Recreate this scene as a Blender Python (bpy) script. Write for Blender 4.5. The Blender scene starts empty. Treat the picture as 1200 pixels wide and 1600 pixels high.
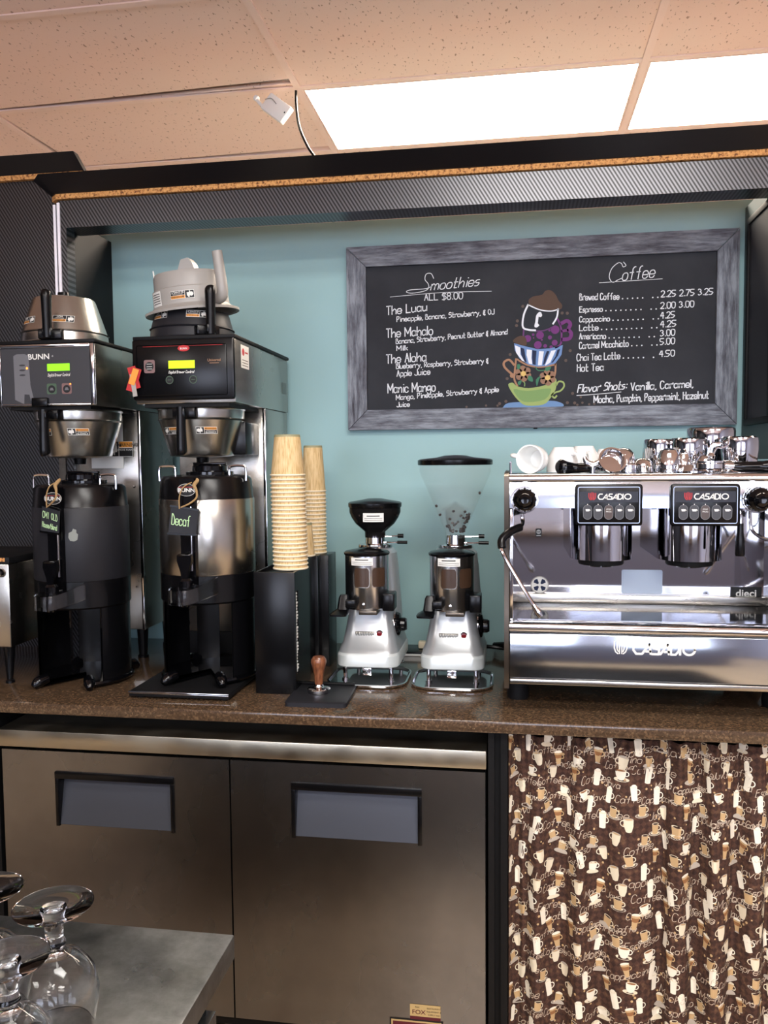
import bpy, bmesh, math, random
from math import sin, cos, pi, radians as R_, sqrt, atan2
from mathutils import Vector, Matrix
random.seed(7)
SC = bpy.context.scene
COL = SC.collection

# ------------------------------------------------------------------ camera
yv = Vector((203, 83, 1290)).normalized()          # world +Y (into the niche) seen from the camera
xv = Vector((8500, -3, -1290)); xv = (xv - yv * xv.dot(yv)).normalized()
zv = -xv.cross(yv)
if zv.y < 0: zv = -zv
right = Vector((xv[0], yv[0], zv[0])); up = Vector((xv[1], yv[1], zv[1])); fwd = Vector((xv[2], yv[2], zv[2]))
cam_d = bpy.data.cameras.new('camera'); cam = bpy.data.objects.new('camera', cam_d); COL.objects.link(cam)
cam_d.sensor_fit = 'VERTICAL'; cam_d.sensor_height = 24.0; cam_d.sensor_width = 18.0
cam_d.lens = 24.0 * 1290 / 1600; cam_d.clip_start = 0.02
mw = Matrix.Identity(4)
for i in range(3):
    mw[i][0] = right[i]; mw[i][1] = up[i]; mw[i][2] = -fwd[i]
mw[2][3] = 1.51
cam.matrix_world = mw
SC.camera = cam

# ------------------------------------------------------------------ world, exposure
W = bpy.data.worlds.new('world'); SC.world = W; W.use_nodes = True
W.node_tree.nodes['Background'].inputs[0].default_value = (0.75, 0.85, 1.0, 1)
W.node_tree.nodes['Background'].inputs[1].default_value = 0.6
SC.view_settings.view_transform = 'Standard'; SC.view_settings.look = 'None'
SC.view_settings.gamma = 1.0; SC.view_settings.use_curve_mapping = False
SC.view_settings.exposure = 0.32

def area(name, loc, rot, sx, sy, power, col):
    l = bpy.data.lights.new(name, 'AREA'); l.shape = 'RECTANGLE'; l.size = sx; l.size_y = sy; l.energy = power; l.color = col
    o = bpy.data.objects.new(name, l); o.location = loc; o.rotation_euler = rot; COL.objects.link(o); return o
# daylight coming through the two shop windows behind the counter
for wx in (-1.7, 1.5): area('window_daylight', (wx, -3.9, 1.65), (R_(106), 0, 0), 1.9, 1.5, 46, (0.84, 0.90, 1.0))

# ------------------------------------------------------------------ materials
def lin(c):
    return tuple((v / 12.92 if v <= .04045 else ((v + .055) / 1.055) ** 2.4) for v in [x / 255 for x in c])
def P(name, rgb, rough=.5, metal=0, spec=.5, coat=0, trans=0, ior=1.45, emis=None, es=0, alpha=1):
    m = bpy.data.materials.new(name); m.use_nodes = True
    b = m.node_tree.nodes['Principled BSDF']
    b.inputs['Base Color'].default_value = (*lin(rgb), 1)
    b.inputs['Roughness'].default_value = rough; b.inputs['Metallic'].default_value = metal
    b.inputs['Specular IOR Level'].default_value = spec; b.inputs['Coat Weight'].default_value = coat
    b.inputs['Transmission Weight'].default_value = trans; b.inputs['IOR'].default_value = ior
    b.inputs['Alpha'].default_value = alpha
    if emis: b.inputs['Emission Color'].default_value = (*lin(emis), 1); b.inputs['Emission Strength'].default_value = es
    return m
def nd(m, t, **kw):
    n = m.node_tree.nodes.new(t)
    for k, v in kw.items():
        if k.startswith('i_'):
            k2 = k[2:]; n.inputs[int(k2) if k2.isdigit() else k2].default_value = v
        else: setattr(n, k, v)
    return n
def ln(m, a, b): m.node_tree.links.new(a, b)
def coords(m, scale=(1, 1, 1), rot=(0, 0, 0)):
    tc = nd(m, 'ShaderNodeTexCoord'); mp = nd(m, 'ShaderNodeMapping')
    mp.inputs['Scale'].default_value = scale; mp.inputs['Rotation'].default_value = rot
    ln(m, tc.outputs['Object'], mp.inputs[0]); return mp.outputs[0]
def ramp(m, fac, stops, interp='LINEAR'):
    r = nd(m, 'ShaderNodeValToRGB'); cr = r.color_ramp; cr.interpolation = interp
    while len(cr.elements) < len(stops): cr.elements.new(.5)
    for e, (p, c) in zip(cr.elements, stops):
        e.position = p; e.color = (*lin(c), 1) if max(c) > 1 else (*c, 1)
    ln(m, fac, r.inputs[0]); return r.outputs[0]
def noise(m, vec, scale, detail=3, rough=.5):
    n = nd(m, 'ShaderNodeTexNoise', i_Scale=scale, i_Detail=detail, i_Roughness=rough); ln(m, vec, n.inputs['Vector']); return n.outputs[0]
def bsdf(m): return m.node_tree.nodes['Principled BSDF']
def bump(m, h, s=.3, d=.001):
    b = nd(m, 'ShaderNodeBump', i_Strength=s, i_Distance=d); ln(m, h, b.inputs['Height']); ln(m, b.outputs[0], bsdf(m).inputs['Normal'])
def vary_rough(m, vec, scale, lo, hi):
    n = noise(m, vec, scale, 4); r = nd(m, 'ShaderNodeMapRange', i_1=.3, i_2=.7, i_3=lo, i_4=hi)
    ln(m, n, r.inputs[0]); ln(m, r.outputs[0], bsdf(m).inputs['Roughness'])

M = {}
M['black'] = P('black_plastic', (9, 9, 11), .25, spec=.3)
M['black_matte'] = P('black_matte', (11, 11, 13), .6, spec=.3)
M['black_gloss'] = P('black_gloss', (6, 6, 8), .08, spec=.4)
M['dark'] = P('charcoal_plastic', (33, 33, 37), .45, spec=.3)
M['chrome'] = P('chrome', (215, 215, 218), .08, 1)
M['mirror'] = P('polished_steel', (190, 190, 195), .05, 1)
M['steel'] = P('brushed_steel', (176, 172, 164), .28, 1)
v = coords(M['steel'], (4, 4, 160)); bump(M['steel'], noise(M['steel'], v, 12, 2), .02, .0003)
vary_rough(M['steel'], coords(M['steel']), 4, .22, .30)
M['steel_dark'] = P('dark_brushed_steel', (120, 118, 112), .3, 1)
M['funnel'] = P('funnel_steel', (182, 181, 176), .27, 1)
M['door'] = P('fridge_door_steel', (150, 140, 128), .25, 1)
v = coords(M['door'], (120, 4, 1.2)); bump(M['door'], noise(M['door'], v, 6, 2), .06, .0004)
sc1 = noise(M['door'], coords(M['door'], (1, 1, 1)), 3.5, 5, .7)
vary_rough(M['door'], coords(M['door'], (1, 1, .6)), 5, .25, .29)
ln(M['door'], ramp(M['door'], sc1, [(.3, (122, 121, 122)), (.7, (142, 141, 142))]), bsdf(M['door']).inputs['Base Color'])
M['band'] = P('fridge_band_steel', (190, 184, 168), .36, 1)
vary_rough(M['band'], coords(M['band']), 12, .28, .45)
M['tablesteel'] = P('scuffed_table_steel', (150, 152, 155), .3, 1)
n = noise(M['tablesteel'], coords(M['tablesteel']), 14, 6, .7)
ln(M['tablesteel'], ramp(M['tablesteel'], n, [(.35, (92, 94, 95)), (.65, (132, 134, 136))]), bsdf(M['tablesteel']).inputs['Base Color'])
vary_rough(M['tablesteel'], coords(M['tablesteel']), 9, .25, .5)
M['recess'] = P('recess_grey', (84, 88, 98), .42, .7)
v = coords(M['recess'], (4, 4, 60)); bump(M['recess'], noise(M['recess'], v, 10), .1, .0005)
M['bronze'] = P('bronze_side_panel', (92, 84, 76), .3, .85)
M['drum'] = P('satin_steel_drum', (205, 208, 212), .2, 1)
M['silver'] = P('silver_paint', (182, 186, 188), .3, .6)
M['silver_light'] = P('pale_silver_paint', (200, 206, 204), .35, .25)
M['white'] = P('white_ceramic', (238, 238, 235), .18, coat=.3)
M['paper'] = P('white_paper', (225, 224, 218), .7)
M['whiteplastic'] = P('white_plastic', (246, 244, 240), .4)
M['greyplastic'] = P('grey_plastic', (158, 154, 148), .38)
M['orange'] = P('orange_print', (226, 150, 58), .55)
M['ink'] = P('black_print', (18, 18, 20), .55)
M['red'] = P('red_print', (180, 36, 38), .5)
M['redled'] = P('red_button', (110, 10, 18), .2)
M['lcd'] = P('green_lcd', (120, 220, 30), .3, emis=(140, 235, 30), es=.75)
M['lcd2'] = P('yellow_green_lcd', (170, 230, 10), .3, emis=(185, 245, 10), es=.85)
M['led'] = P('orange_led', (255, 140, 60), .3, emis=(255, 130, 50), es=2.5)
M['panelgrey'] = P('dark_panel_film', (52, 52, 56), .42)
M['panelpic'] = P('grey_print', (104, 104, 108), .45)
M['btngreen'] = P('button_green_print', (70, 92, 72), .4)
M['btnpink'] = P('button_pink_print', (120, 92, 90), .4)
M['glass'] = P('clear_glass', (255, 255, 255), 0.0, trans=1, ior=1.36, spec=.8)
M['acrylic'] = P('clear_acrylic', (250, 252, 252), .0, trans=1, ior=1.42, spec=1)
M['hopper'] = P('hopper_plastic', (205, 214, 214), .08, spec=.6, alpha=.045)
M['smoke'] = P('smoked_hopper', (70, 66, 66), .1, trans=.85, ior=1.1)
M['bean'] = P('roasted_bean', (38, 22, 15), .35)
M['grounds'] = P('coffee_window', (62, 44, 32), .3)
M['wood'] = P('tamper_wood', (112, 66, 42), .3, coat=.3)
v = coords(M['wood'], (30, 30, 6)); ln(M['wood'], ramp(M['wood'], noise(M['wood'], v, 6), [(.3, (82, 44, 28)), (.7, (138, 86, 56))]), bsdf(M['wood']).inputs['Base Color'])
M['twine'] = P('jute_twine', (160, 130, 88), .9)
M['chalk'] = P('chalk', (215, 218, 222), .9)
M['chalkg'] = P('green_chalk', (190, 225, 170), .9)
for k, c in dict(c_brown=(84, 66, 56), c_purple=(96, 60, 104), c_purple2=(110, 56, 114), c_blue=(108, 138, 184), c_navy=(38, 46, 72), c_tan=(160, 122, 96),
                 c_flower=(142, 110, 90), c_yel=(212, 180, 110), c_green=(66, 120, 92), c_lime=(150, 168, 104), c_lime2=(122, 152, 96), c_plate=(108, 140, 180), c_dark=(44, 48, 54), c_grey=(92, 80, 74), c_white=(222, 226, 232)).items():
    M[k] = P(k, c, .9)
m = M['cup'] = P('kraft_cup_print', (214, 182, 128), .6)
n = noise(m, coords(m, (60, 60, 5)), 5, 4)
ln(m, ramp(m, n, [(.3, (188, 152, 98)), (.5, (216, 186, 134)), (.72, (228, 202, 156))]), bsdf(m).inputs['Base Color'])
M['cuprim'] = P('cup_rim', (236, 222, 192), .5)
M['cupfoot'] = P('cup_foot_band', (150, 146, 110), .6)
# teal wall
m = M['teal'] = P('teal_wall_paint', (148, 184, 186), .55)
n = noise(m, coords(m), 2.2, 3); ln(m, ramp(m, n, [(.3, (145, 181, 184)), (.7, (152, 188, 188))]), bsdf(m).inputs['Base Color'])
bump(m, noise(m, coords(m), 180, 2), .05, .001)
M['teal_shade'] = P('shaded_teal_paint', (62, 78, 80), .6)  # teal wall paint darkened: the side wall's shade is in this colour
# carbon-weave laminate: fine diagonal ribs
m = M['carbon'] = P('ribbed_black_laminate', (24, 24, 27), .3)
w = nd(m, 'ShaderNodeTexWave', wave_type='BANDS', bands_direction='X', i_Scale=36.0, i_Distortion=0.0); w.inputs['Detail'].default_value = 0
mp = coords(m, (1, 1, 1), (0, R_(32), 0)); ln(m, mp, w.inputs['Vector'])
ln(m, ramp(m, w.outputs[1], [(.35, (12, 12, 14)), (.6, (98, 98, 102))]), bsdf(m).inputs['Base Color'])
ln(m, ramp(m, w.outputs[1], [(.35, (0, 0, 0)), (.6, (.85, .85, .85))]), bsdf(m).inputs['Metallic'])
M['laminate'] = P('smooth_black_laminate', (17, 16, 20), .4, spec=.4)
M['strip_sheen'] = P('corner_strip_sheen', (250, 246, 252), .45)  # metal corner strips, their bright reflection painted in as white
m = M['osb'] = P('chipboard_edge', (196, 140, 84), .8)
n = noise(m, coords(m), 120, 3, .7); ln(m, ramp(m, n, [(.38, (104, 62, 36)), (.48, (198, 140, 80)), (.7, (226, 176, 112))]), bsdf(m).inputs['Base Color'])
# quartz counter
m = M['quartz'] = P('brown_quartz', (92, 66, 48), .14, coat=.2)
vo = nd(m, 'ShaderNodeTexVoronoi', i_Scale=230.0); ln(m, coords(m), vo.inputs['Vector'])
n = noise(m, coords(m), 150, 4, .8)
mx = nd(m, 'ShaderNodeMix', data_type='RGBA', i_0=.5)
ln(m, ramp(m, vo.outputs['Color'], [(.15, (54, 40, 30)), (.6, (84, 63, 46)), (.9, (128, 101, 74))]), mx.inputs[6])
ln(m, ramp(m, n, [(.35, (54, 44, 34)), (.6, (84, 68, 52)), (.72, (170, 146, 114))]), mx.inputs[7]); ln(m, mx.outputs[2], bsdf(m).inputs['Base Color'])
# ceiling tile with fissures
m = M['tile'] = P('fissured_ceiling_tile', (226, 200, 184), .9)
n = noise(m, coords(m, (52, 24, 24), (0, 0, .5)), 2.0, 2, .5); n2 = noise(m, coords(m), 160, 2)
f = ramp(m, n, [(.0, (1, 1, 1)), (.31, (1, 1, 1)), (.355, (0, 0, 0))])
mx = nd(m, 'ShaderNodeMix', data_type='RGBA'); ln(m, f, mx.inputs[0]); mx.inputs[6].default_value = (*lin((240, 209, 194)), 1); mx.inputs[7].default_value = (*lin((176, 140, 122)), 1)
ln(m, mx.outputs[2], bsdf(m).inputs['Base Color'])
M['grid'] = P('ceiling_grid_paint', (242, 212, 198), .6)
M['plenum'] = P('plenum_gap_shade', (50, 40, 36), .95)  # coloured dark so that gaps at displaced tiles read as shade
M['troffer'] = P('lit_diffuser', (255, 250, 240), .5, emis=(255, 238, 218), es=40.0)
# chalkboard frame: whitewashed wood
def washed(name, sc):
    m = P(name, (120, 124, 130), .7)
    n = noise(m, coords(m, sc), 3.2, 8, .72); n2 = noise(m, coords(m), 9, 3)
    ad = nd(m, 'ShaderNodeMath', operation='ADD'); ln(m, n, ad.inputs[0])
    mu = nd(m, 'ShaderNodeMath', operation='MULTIPLY', i_1=.35); ln(m, n2, mu.inputs[0]); ln(m, mu.outputs[0], ad.inputs[1])
    ln(m, ramp(m, ad.outputs[0], [(.5, (54, 52, 60)), (.64, (96, 99, 108)), (.8, (138, 144, 152))]), bsdf(m).inputs['Base Color'])
    bump(m, ad.outputs[0], .25, .002); return m
M['wash_h'] = washed('whitewashed_wood_rail', (2.5, 14, 22)); M['wash_v'] = washed('whitewashed_wood_stile', (22, 14, 2.5))
m = M['slate'] = P('chalkboard_slate', (46, 48, 52), .7, spec=.25)
n = noise(m, coords(m), 5, 5, .6); ln(m, ramp(m, n, [(.3, (36, 37, 42)), (.75, (50, 52, 57))]), bsdf(m).inputs['Base Color'])
# curtain cloth
m = M['cloth'] = P('printed_cotton', (70, 46, 38), .85)
vx = nd(m, 'ShaderNodeUVMap'); mp = nd(m, 'ShaderNodeMapping'); mp.inputs['Rotation'].default_value = (0, 0, R_(45)); mp.inputs['Scale'].default_value = (1, 1, 1); ln(m, vx.outputs[0], mp.inputs[0])
ck = nd(m, 'ShaderNodeTexChecker', i_Scale=90.0); ln(m, mp.outputs[0], ck.inputs[0]); ck.inputs[1].default_value = (*lin((52, 32, 27)), 1); ck.inputs[2].default_value = (*lin((84, 56, 44)), 1)
nn = nd(m, 'ShaderNodeTexNoise', i_Scale=70.0); ln(m, vx.outputs[0], nn.inputs['Vector'])
mx = nd(m, 'ShaderNodeMix', data_type='RGBA', i_0=.45); ln(m, ck.outputs[0], mx.inputs[6]); ln(m, ramp(m, nn.outputs[0], [(.3, (44, 26, 22)), (.55, (74, 48, 38)), (.7, (122, 90, 66))]), mx.inputs[7])
ln(m, mx.outputs[2], bsdf(m).inputs['Base Color'])
M['p_cream'] = P('cream_print', (228, 216, 190), .85); M['p_white'] = P('ivory_print', (240, 232, 214), .85)
M['p_cof'] = P('coffee_print', (150, 104, 66), .85); M['p_tan'] = P('tan_print', (196, 164, 120), .85)
M['p_line'] = P('lettering_print', (204, 186, 166), .85); M['p_dark'] = P('dark_print', (60, 38, 28), .85); M['p_grey'] = P('grey_cream_print', (184, 172, 158), .85)
m = M['floor'] = P('beige_floor_tile', (196, 176, 148), .35)
br = nd(m, 'ShaderNodeTexBrick', i_Scale=1.0); br.offset = 0; ln(m, coords(m, (1.6, 1.6, 1.6)), br.inputs['Vector'])
br.inputs['Color1'].default_value = (*lin((204, 182, 152)), 1); br.inputs['Color2'].default_value = (*lin((192, 170, 140)), 1); br.inputs['Mortar'].default_value = (*lin((120, 98, 78)), 1); br.inputs['Mortar Size'].default_value = .01
ln(m, br.outputs[0], bsdf(m).inputs['Base Color'])
M['roomwall'] = P('room_wall_paint', (158, 160, 176), .7)
M['winglow'] = P('daylit_window_sky', (200, 215, 255), .5, emis=(190, 205, 255), es=1.6)

# ------------------------------------------------------------------ mesh builder
def catmull(pts, n=6, closed=False):
    pts = [Vector(p) for p in pts]
    if len(pts) < 3: return pts
    out = []; L = len(pts); rng = L if closed else L - 1
    for i in range(rng):
        if closed: a, b, c, d = pts[(i - 1) % L], pts[i], pts[(i + 1) % L], pts[(i + 2) % L]
        else: a, b, c, d = pts[max(i - 1, 0)], pts[i], pts[i + 1], pts[min(i + 2, L - 1)]
        for k in range(n):
            t = k / n
            out.append(.5 * ((2 * b) + (c - a) * t + (2 * a - 5 * b + 4 * c - d) * t * t + (3 * b - a - 3 * c + d) * t ** 3))
    if not closed: out.append(pts[-1])
    return out
class G:
    def __init__(s, mats): s.V = []; s.F = []; s.I = []; s.S = []; s.mats = [M[k] for k in (mats if isinstance(mats, (list, tuple)) else [mats])]; s.m = Matrix.Identity(4); s.uv = None
    def add(s, vs, fs, mi=0, sm=None):
        o = len(s.V); s.S += sm if sm else [True] * len(fs)
        for q in vs: s.V.append((s.m @ Vector(q))[:])
        for f in fs: s.F.append([i + o for i in f]); s.I.append(mi)
    def box(s, x0, x1, y0, y1, z0, z1, b=0, mi=0, seg=2):
        if b <= 0:
            s.add([(x0, y0, z0), (x1, y0, z0), (x1, y1, z0), (x0, y1, z0), (x0, y0, z1), (x1, y0, z1), (x1, y1, z1), (x0, y1, z1)],
                  [(0, 3, 2, 1), (4, 5, 6, 7), (0, 1, 5, 4), (1, 2, 6, 5), (2, 3, 7, 6), (3, 0, 4, 7)], mi); return
        bm = bmesh.new(); bmesh.ops.create_cube(bm, size=1)
        for w in bm.verts: w.co = Vector(((x0 + x1) / 2 + w.co.x * (x1 - x0), (y0 + y1) / 2 + w.co.y * (y1 - y0), (z0 + z1) / 2 + w.co.z * (z1 - z0)))
        bmesh.ops.bevel(bm, geom=bm.edges[:], offset=b, segments=seg, profile=.5, affect='EDGES')
        s.bmadd(bm, mi)
    def bmadd(s, bm, mi=0):
        bm.verts.index_update()
        bm.normal_update()
        s.add([w.co[:] for w in bm.verts], [[w.index for w in f.verts] for f in bm.faces], mi, [max(abs(c) for c in f.normal) < .999 for f in bm.faces]); bm.free()
    def lathe(s, prof, c=(0, 0, 0), seg=32, mi=0, a0=0, a1=2 * pi, axis=None):
        full = abs(a1 - a0 - 2 * pi) < 1e-6; n = seg if full else seg + 1
        rot = Matrix.Identity(3)
        if axis is not None: rot = Vector((0, 0, 1)).rotation_difference(Vector(axis).normalized()).to_matrix()
        vs = []; fs = []; rings = []
        for r, z in prof:
            if r < 1e-7: rings.append([len(vs)] * n); vs.append(Vector(c) + rot @ Vector((0, 0, z)))
            else:
                st = len(vs)
                for k in range(n):
                    a = a0 + (a1 - a0) * k / seg; vs.append(Vector(c) + rot @ Vector((r * cos(a), r * sin(a), z)))
                rings.append(list(range(st, st + n)))
        for i in range(len(prof) - 1):
            A, B = rings[i], rings[i + 1]
            for k in range(n if full else n - 1):
                k2 = (k + 1) % n; f = [A[k], A[k2], B[k2], B[k]]; g = []
                for x in f:
                    if x not in g: g.append(x)
                if len(g) > 2: fs.append(g)
        s.add(vs, fs, mi)
    def cyl(s, p0, p1, r0, r1=None, seg=20, mi=0):
        r1 = r0 if r1 is None else r1; p0 = Vector(p0); p1 = Vector(p1); L = (p1 - p0).length
        s.lathe([(0, 0), (r0, 0), (r1, L), (0, L)], p0, seg, mi, axis=p1 - p0)
    def tube(s, pts, r, seg=8, mi=0, sm=6, closed=False, flat=1.0):
        k0 = len(pts); pts = catmull(pts, sm, closed) if sm else [Vector(p) for p in pts]
        n = len(pts); rr = r if isinstance(r, (list, tuple)) else None
        vs = []; fs = []; prev = None
        for i, p in enumerate(pts):
            a = pts[(i - 1) % n] if (closed or i > 0) else p; b = pts[(i + 1) % n] if (closed or i < n - 1) else p
            t = (b - a).normalized()
            if prev is None:
                u = t.cross(Vector((0, 0, 1)));
                if u.length < .1: u = t.cross(Vector((0, 1, 0)))
                u.normalize()
            else:
                u = prev - t * prev.dot(t); u.normalize()
            prev = u; w = t.cross(u)
            if rr:
                x = i / (n - 1) * (len(rr) - 1); j = min(int(x), len(rr) - 2); rad = rr[j] + (rr[j + 1] - rr[j]) * (x - j)
            else: rad = r
            for k in range(seg):
                an = 2 * pi * k / seg; vs.append(p + u * cos(an) * rad + w * sin(an) * rad * flat)
        for i in range(n if closed else n - 1):
            i2 = (i + 1) % n
            for k in range(seg):
                k2 = (k + 1) % seg; fs.append((i * seg + k, i * seg + k2, i2 * seg + k2, i2 * seg + k))
        if not closed: fs.append(list(range(seg))[::-1]); fs.append([(n - 1) * seg + k for k in range(seg)])
        s.add(vs, fs, mi)
    def prism(s, poly, d0, d1, plane='xz', mi=0):
        f3 = {'xz': lambda p, d: (p[0], d, p[1]), 'xy': lambda p, d: (p[0], p[1], d), 'yz': lambda p, d: (d, p[0], p[1])}[plane]
        n = len(poly); vs = [f3(p, d0) for p in poly] + [f3(p, d1) for p in poly]
        fs = [list(range(n)), list(range(n, 2 * n))[::-1]] + [(i, (i + 1) % n, (i + 1) % n + n, i + n) for i in range(n)]
        s.add(vs, fs, mi)
    def ribbon(s, pts, w, f, mi=0, lift=0):
        n = len(pts)
        if n < 2: return
        for i in range(1, n - 1):          # a sharp corner starts a new stroke so that it keeps its width
            a = Vector((pts[i][0] - pts[i - 1][0], pts[i][1] - pts[i - 1][1])); b = Vector((pts[i + 1][0] - pts[i][0], pts[i + 1][1] - pts[i][1]))
            if a.length > 1e-9 and b.length > 1e-9 and a.angle(b) > .9:
                s.ribbon(pts[:i + 1], w, f, mi, lift); s.ribbon(pts[i:], w, f, mi, lift + .00003); return
        vs = []
        for i in range(n):
            a = pts[max(i - 1, 0)]; b = pts[min(i + 1, n - 1)]
            t = Vector((b[0] - a[0], b[1] - a[1]))
            if t.length < 1e-9: t = Vector((1, 0))
            t.normalize(); nx, ny = -t[1] * w / 2, t[0] * w / 2; e = (-w * .3 if i == 0 else w * .3 if i == n - 1 else 0)
            x, y = pts[i][0] + t[0] * e, pts[i][1] + t[1] * e
            vs += [f(x + nx, y + ny, lift), f(x - nx, y - ny, lift)]
        s.add(vs, [(2 * i, 2 * i + 1, 2 * i + 3, 2 * i + 2) for i in range(n - 1)], mi)
    def rect(s, f, u0, u1, v0, v1, mi=0, lift=0, n=6):
        vs = []
        for k in range(n + 1):
            u = u0 + (u1 - u0) * k / n; vs += [f(u, v0, lift), f(u, v1, lift)]
        s.add(vs, [(2 * k, 2 * k + 2, 2 * k + 3, 2 * k + 1) for k in range(n)], mi)
    def poly(s, pts, f, mi=0, lift=0): s.add([f(p[0], p[1], lift) for p in pts], [list(range(len(pts)))], mi)
    def disc(s, f, u, v, r, mi=0, lift=0, n=16, ry=None): s.poly([(u + r * cos(2 * pi * k / n), v + (ry or r) * sin(2 * pi * k / n)) for k in range(n)], f, mi, lift)
    def rrect(s, f, u0, u1, v0, v1, r, mi=0, lift=0): s.poly(rrpoly(u0, u1, v0, v1, r), f, mi, lift)
    def text(s, f, st, u, v, size, mi=0, lift=0, bold=0, al='C', sx=1.0, rot=0):
        vs, fs = text2d(st, bold)
        if not vs: return
        xs = [a[0] for a in vs]; wd = max(xs) - min(xs); off = {'L': -min(xs), 'C': -(max(xs) + min(xs)) / 2, 'R': -max(xs)}[al]
        cr, sr = cos(rot), sin(rot); out = []
        for x, y in vs:
            a, b = (x + off) * size * sx, y * size; out.append(f(u + a * cr - b * sr, v + a * sr + b * cr, lift))
        s.add(out, fs, mi)
    def hand(s, f, st, u, v, size, w, mi=0, lift=0, slant=.0, fit=None, rise=0, jit=.0):
        pl, tot = stroke2d(st, slant, jit); k = size / 7.0; kx = (fit / tot) if fit else k
        for p in pl:
            q = [(u + a * kx, v + b * k + rise * a * kx) for a, b in p]
            s.ribbon(q, w, f, mi, lift)
    def build(s, name, parent=None, angle=35, loc=None):
        me = bpy.data.meshes.new(name); me.from_pydata(s.V, [], s.F)
        for mt in s.mats: me.materials.append(mt)
        me.polygons.foreach_set('material_index', s.I); me.polygons.foreach_set('use_smooth', s.S); me.update()
        bm = bmesh.new(); bm.from_mesh(me); bmesh.ops.recalc_face_normals(bm, faces=bm.faces[:]) if not s.uv else None
        bm.to_mesh(me); bm.free()
        me.set_sharp_from_angle(angle=R_(angle))
        o = bpy.data.objects.new(name, me); COL.objects.link(o)
        if parent: o.parent = parent
        if loc: o.location = loc
        return o
def rrpoly(u0, u1, v0, v1, r, n=5):
    out = []
    for cx, cy, a in ((u1 - r, v1 - r, 0), (u0 + r, v1 - r, 90), (u0 + r, v0 + r, 180), (u1 - r, v0 + r, 270)):
        for k in range(n + 1):
            t = R_(a + 90 * k / n); out.append((cx + r * cos(t), cy + r * sin(t)))
    return out
_tc = {}
def text2d(st, bold=0):
    k = (st, bold)
    if k not in _tc:
        cu = bpy.data.curves.new('t', 'FONT'); cu.body = st; cu.size = 1; cu.offset = bold; cu.resolution_u = 3
        o = bpy.data.objects.new('t', cu); me = bpy.data.meshes.new_from_object(o)
        _tc[k] = ([(w.co.x, w.co.y) for w in me.vertices], [list(p.vertices) for p in me.polygons])
        bpy.data.objects.remove(o); bpy.data.curves.remove(cu); bpy.data.meshes.remove(me)
    return _tc[k]
# hand-lettering strokes: pairs of grid digits, baseline at y=2
GL = dict(x.split('=', 1) for x in """a=4436160503122243 4642
b=0902 0516364543321203
c=4536160503123243
d=4436160503122244 4942
e=04444536160503123243
f=4939282722 0636
g=4436160503132344 4641301001
h=0902 0426364542
i=1612 1818
j=2621100001
k=0902 3603 1432
l=0902
m=0602 0416263532 3446566562
n=0602 0426364542
o=160503123243453616
p=0600 0516364543321203
r=0602 04163637
s=3616051434332202
t=1913122232 0636
u=0603122243 4642
v=062246
w=0612243246
x=0642 4602
y=0623 461000
z=06460242
A=022942 1535
B=0902 092938271606 1626454332120 2
C=483919070412 3243
D=0902 0919374432120 2
E=49090242 0636
F=490902 0636
H=0902 4942 0646
I=2922
J=4943321203
L=090242
M=0209346962
N=02094249
O=29080422444729
P=0902 093948361505
R=0902 093948361505 1542
S=48391907163645431202
T=0949 2922
U=0904122243 4942
V=092249
$=48391907163645431202 2921
&=3818072605031232 2921
,=1201
:=1313 1616
-=0545
/=0248
0=190804123244482919
2=08193947240242
3=0819383626354433120 3
4=290545 3932
5=4909063544332202
7=094912
8=260719394726041232 4426""".split('\n'))
GL['B'] = '0902 092938271606 162645433202'; GL['C'] = '48391907041232' + '43'; GL['D'] = '0902 091937443202'
GL['3'] = '08193836263544331203'; GL['8'] = '2607193947260412324426'
def stroke2d(st, slant=0, jit=0):
    x = 0; out = []
    for ch in st:
        if ch == ' ': x += 3.2; continue
        if ch == '.': r = .45; out.append([(x + .6 - .3, .15), (x + .6 + .3, .15)]); x += 2.0; continue
        if ch == '~': x += 5.0; continue
        g = GL.get(ch)
        if not g: x += 3; continue
        mx = 0; jy = random.uniform(-jit, jit)
        for stx in g.split(' '):
            pts = [(int(stx[i]), int(stx[i + 1])) for i in range(0, len(stx) - 1, 2)]
            mx = max(mx, max(p[0] for p in pts))
            if len(pts) == 2 and pts[0] == pts[1]: pts = [(pts[0][0] - .2, pts[0][1]), (pts[0][0] + .2, pts[0][1] + .1)]
            q = [Vector((p[0] * .95 + x + slant * (p[1] - 2), p[1] + jy, 0)) for p in pts]
            straight = ch in 'AEFHLMNTVXkvwxzIi47' and len(q) < 7
            q = q if (straight or len(q) < 3) else catmull(q, 4)
            out.append([(a[0], a[1] - 2) for a in q])
        x += mx * .95 + 1.35
    return out, max(x - 1.3, 1)

def FY(x0, y, z0, sgn=1):          # flat map on a plane facing -Y (u -> x, v -> z, lift towards the viewer)
    return lambda u, v, l: (x0 + u, y - l - .0004, z0 + v)
def FCYL(rf, c=(0, 0), inv=False):         # map round a lathe body: u arc length from the -Y meridian, v height
    def f(u, v, l):
        r = (rf(v) if callable(rf) else rf) + .0006 + l; a = u / r
        return (c[0] + r * sin(a), c[1] - r * cos(a), v)
    return f

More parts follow.
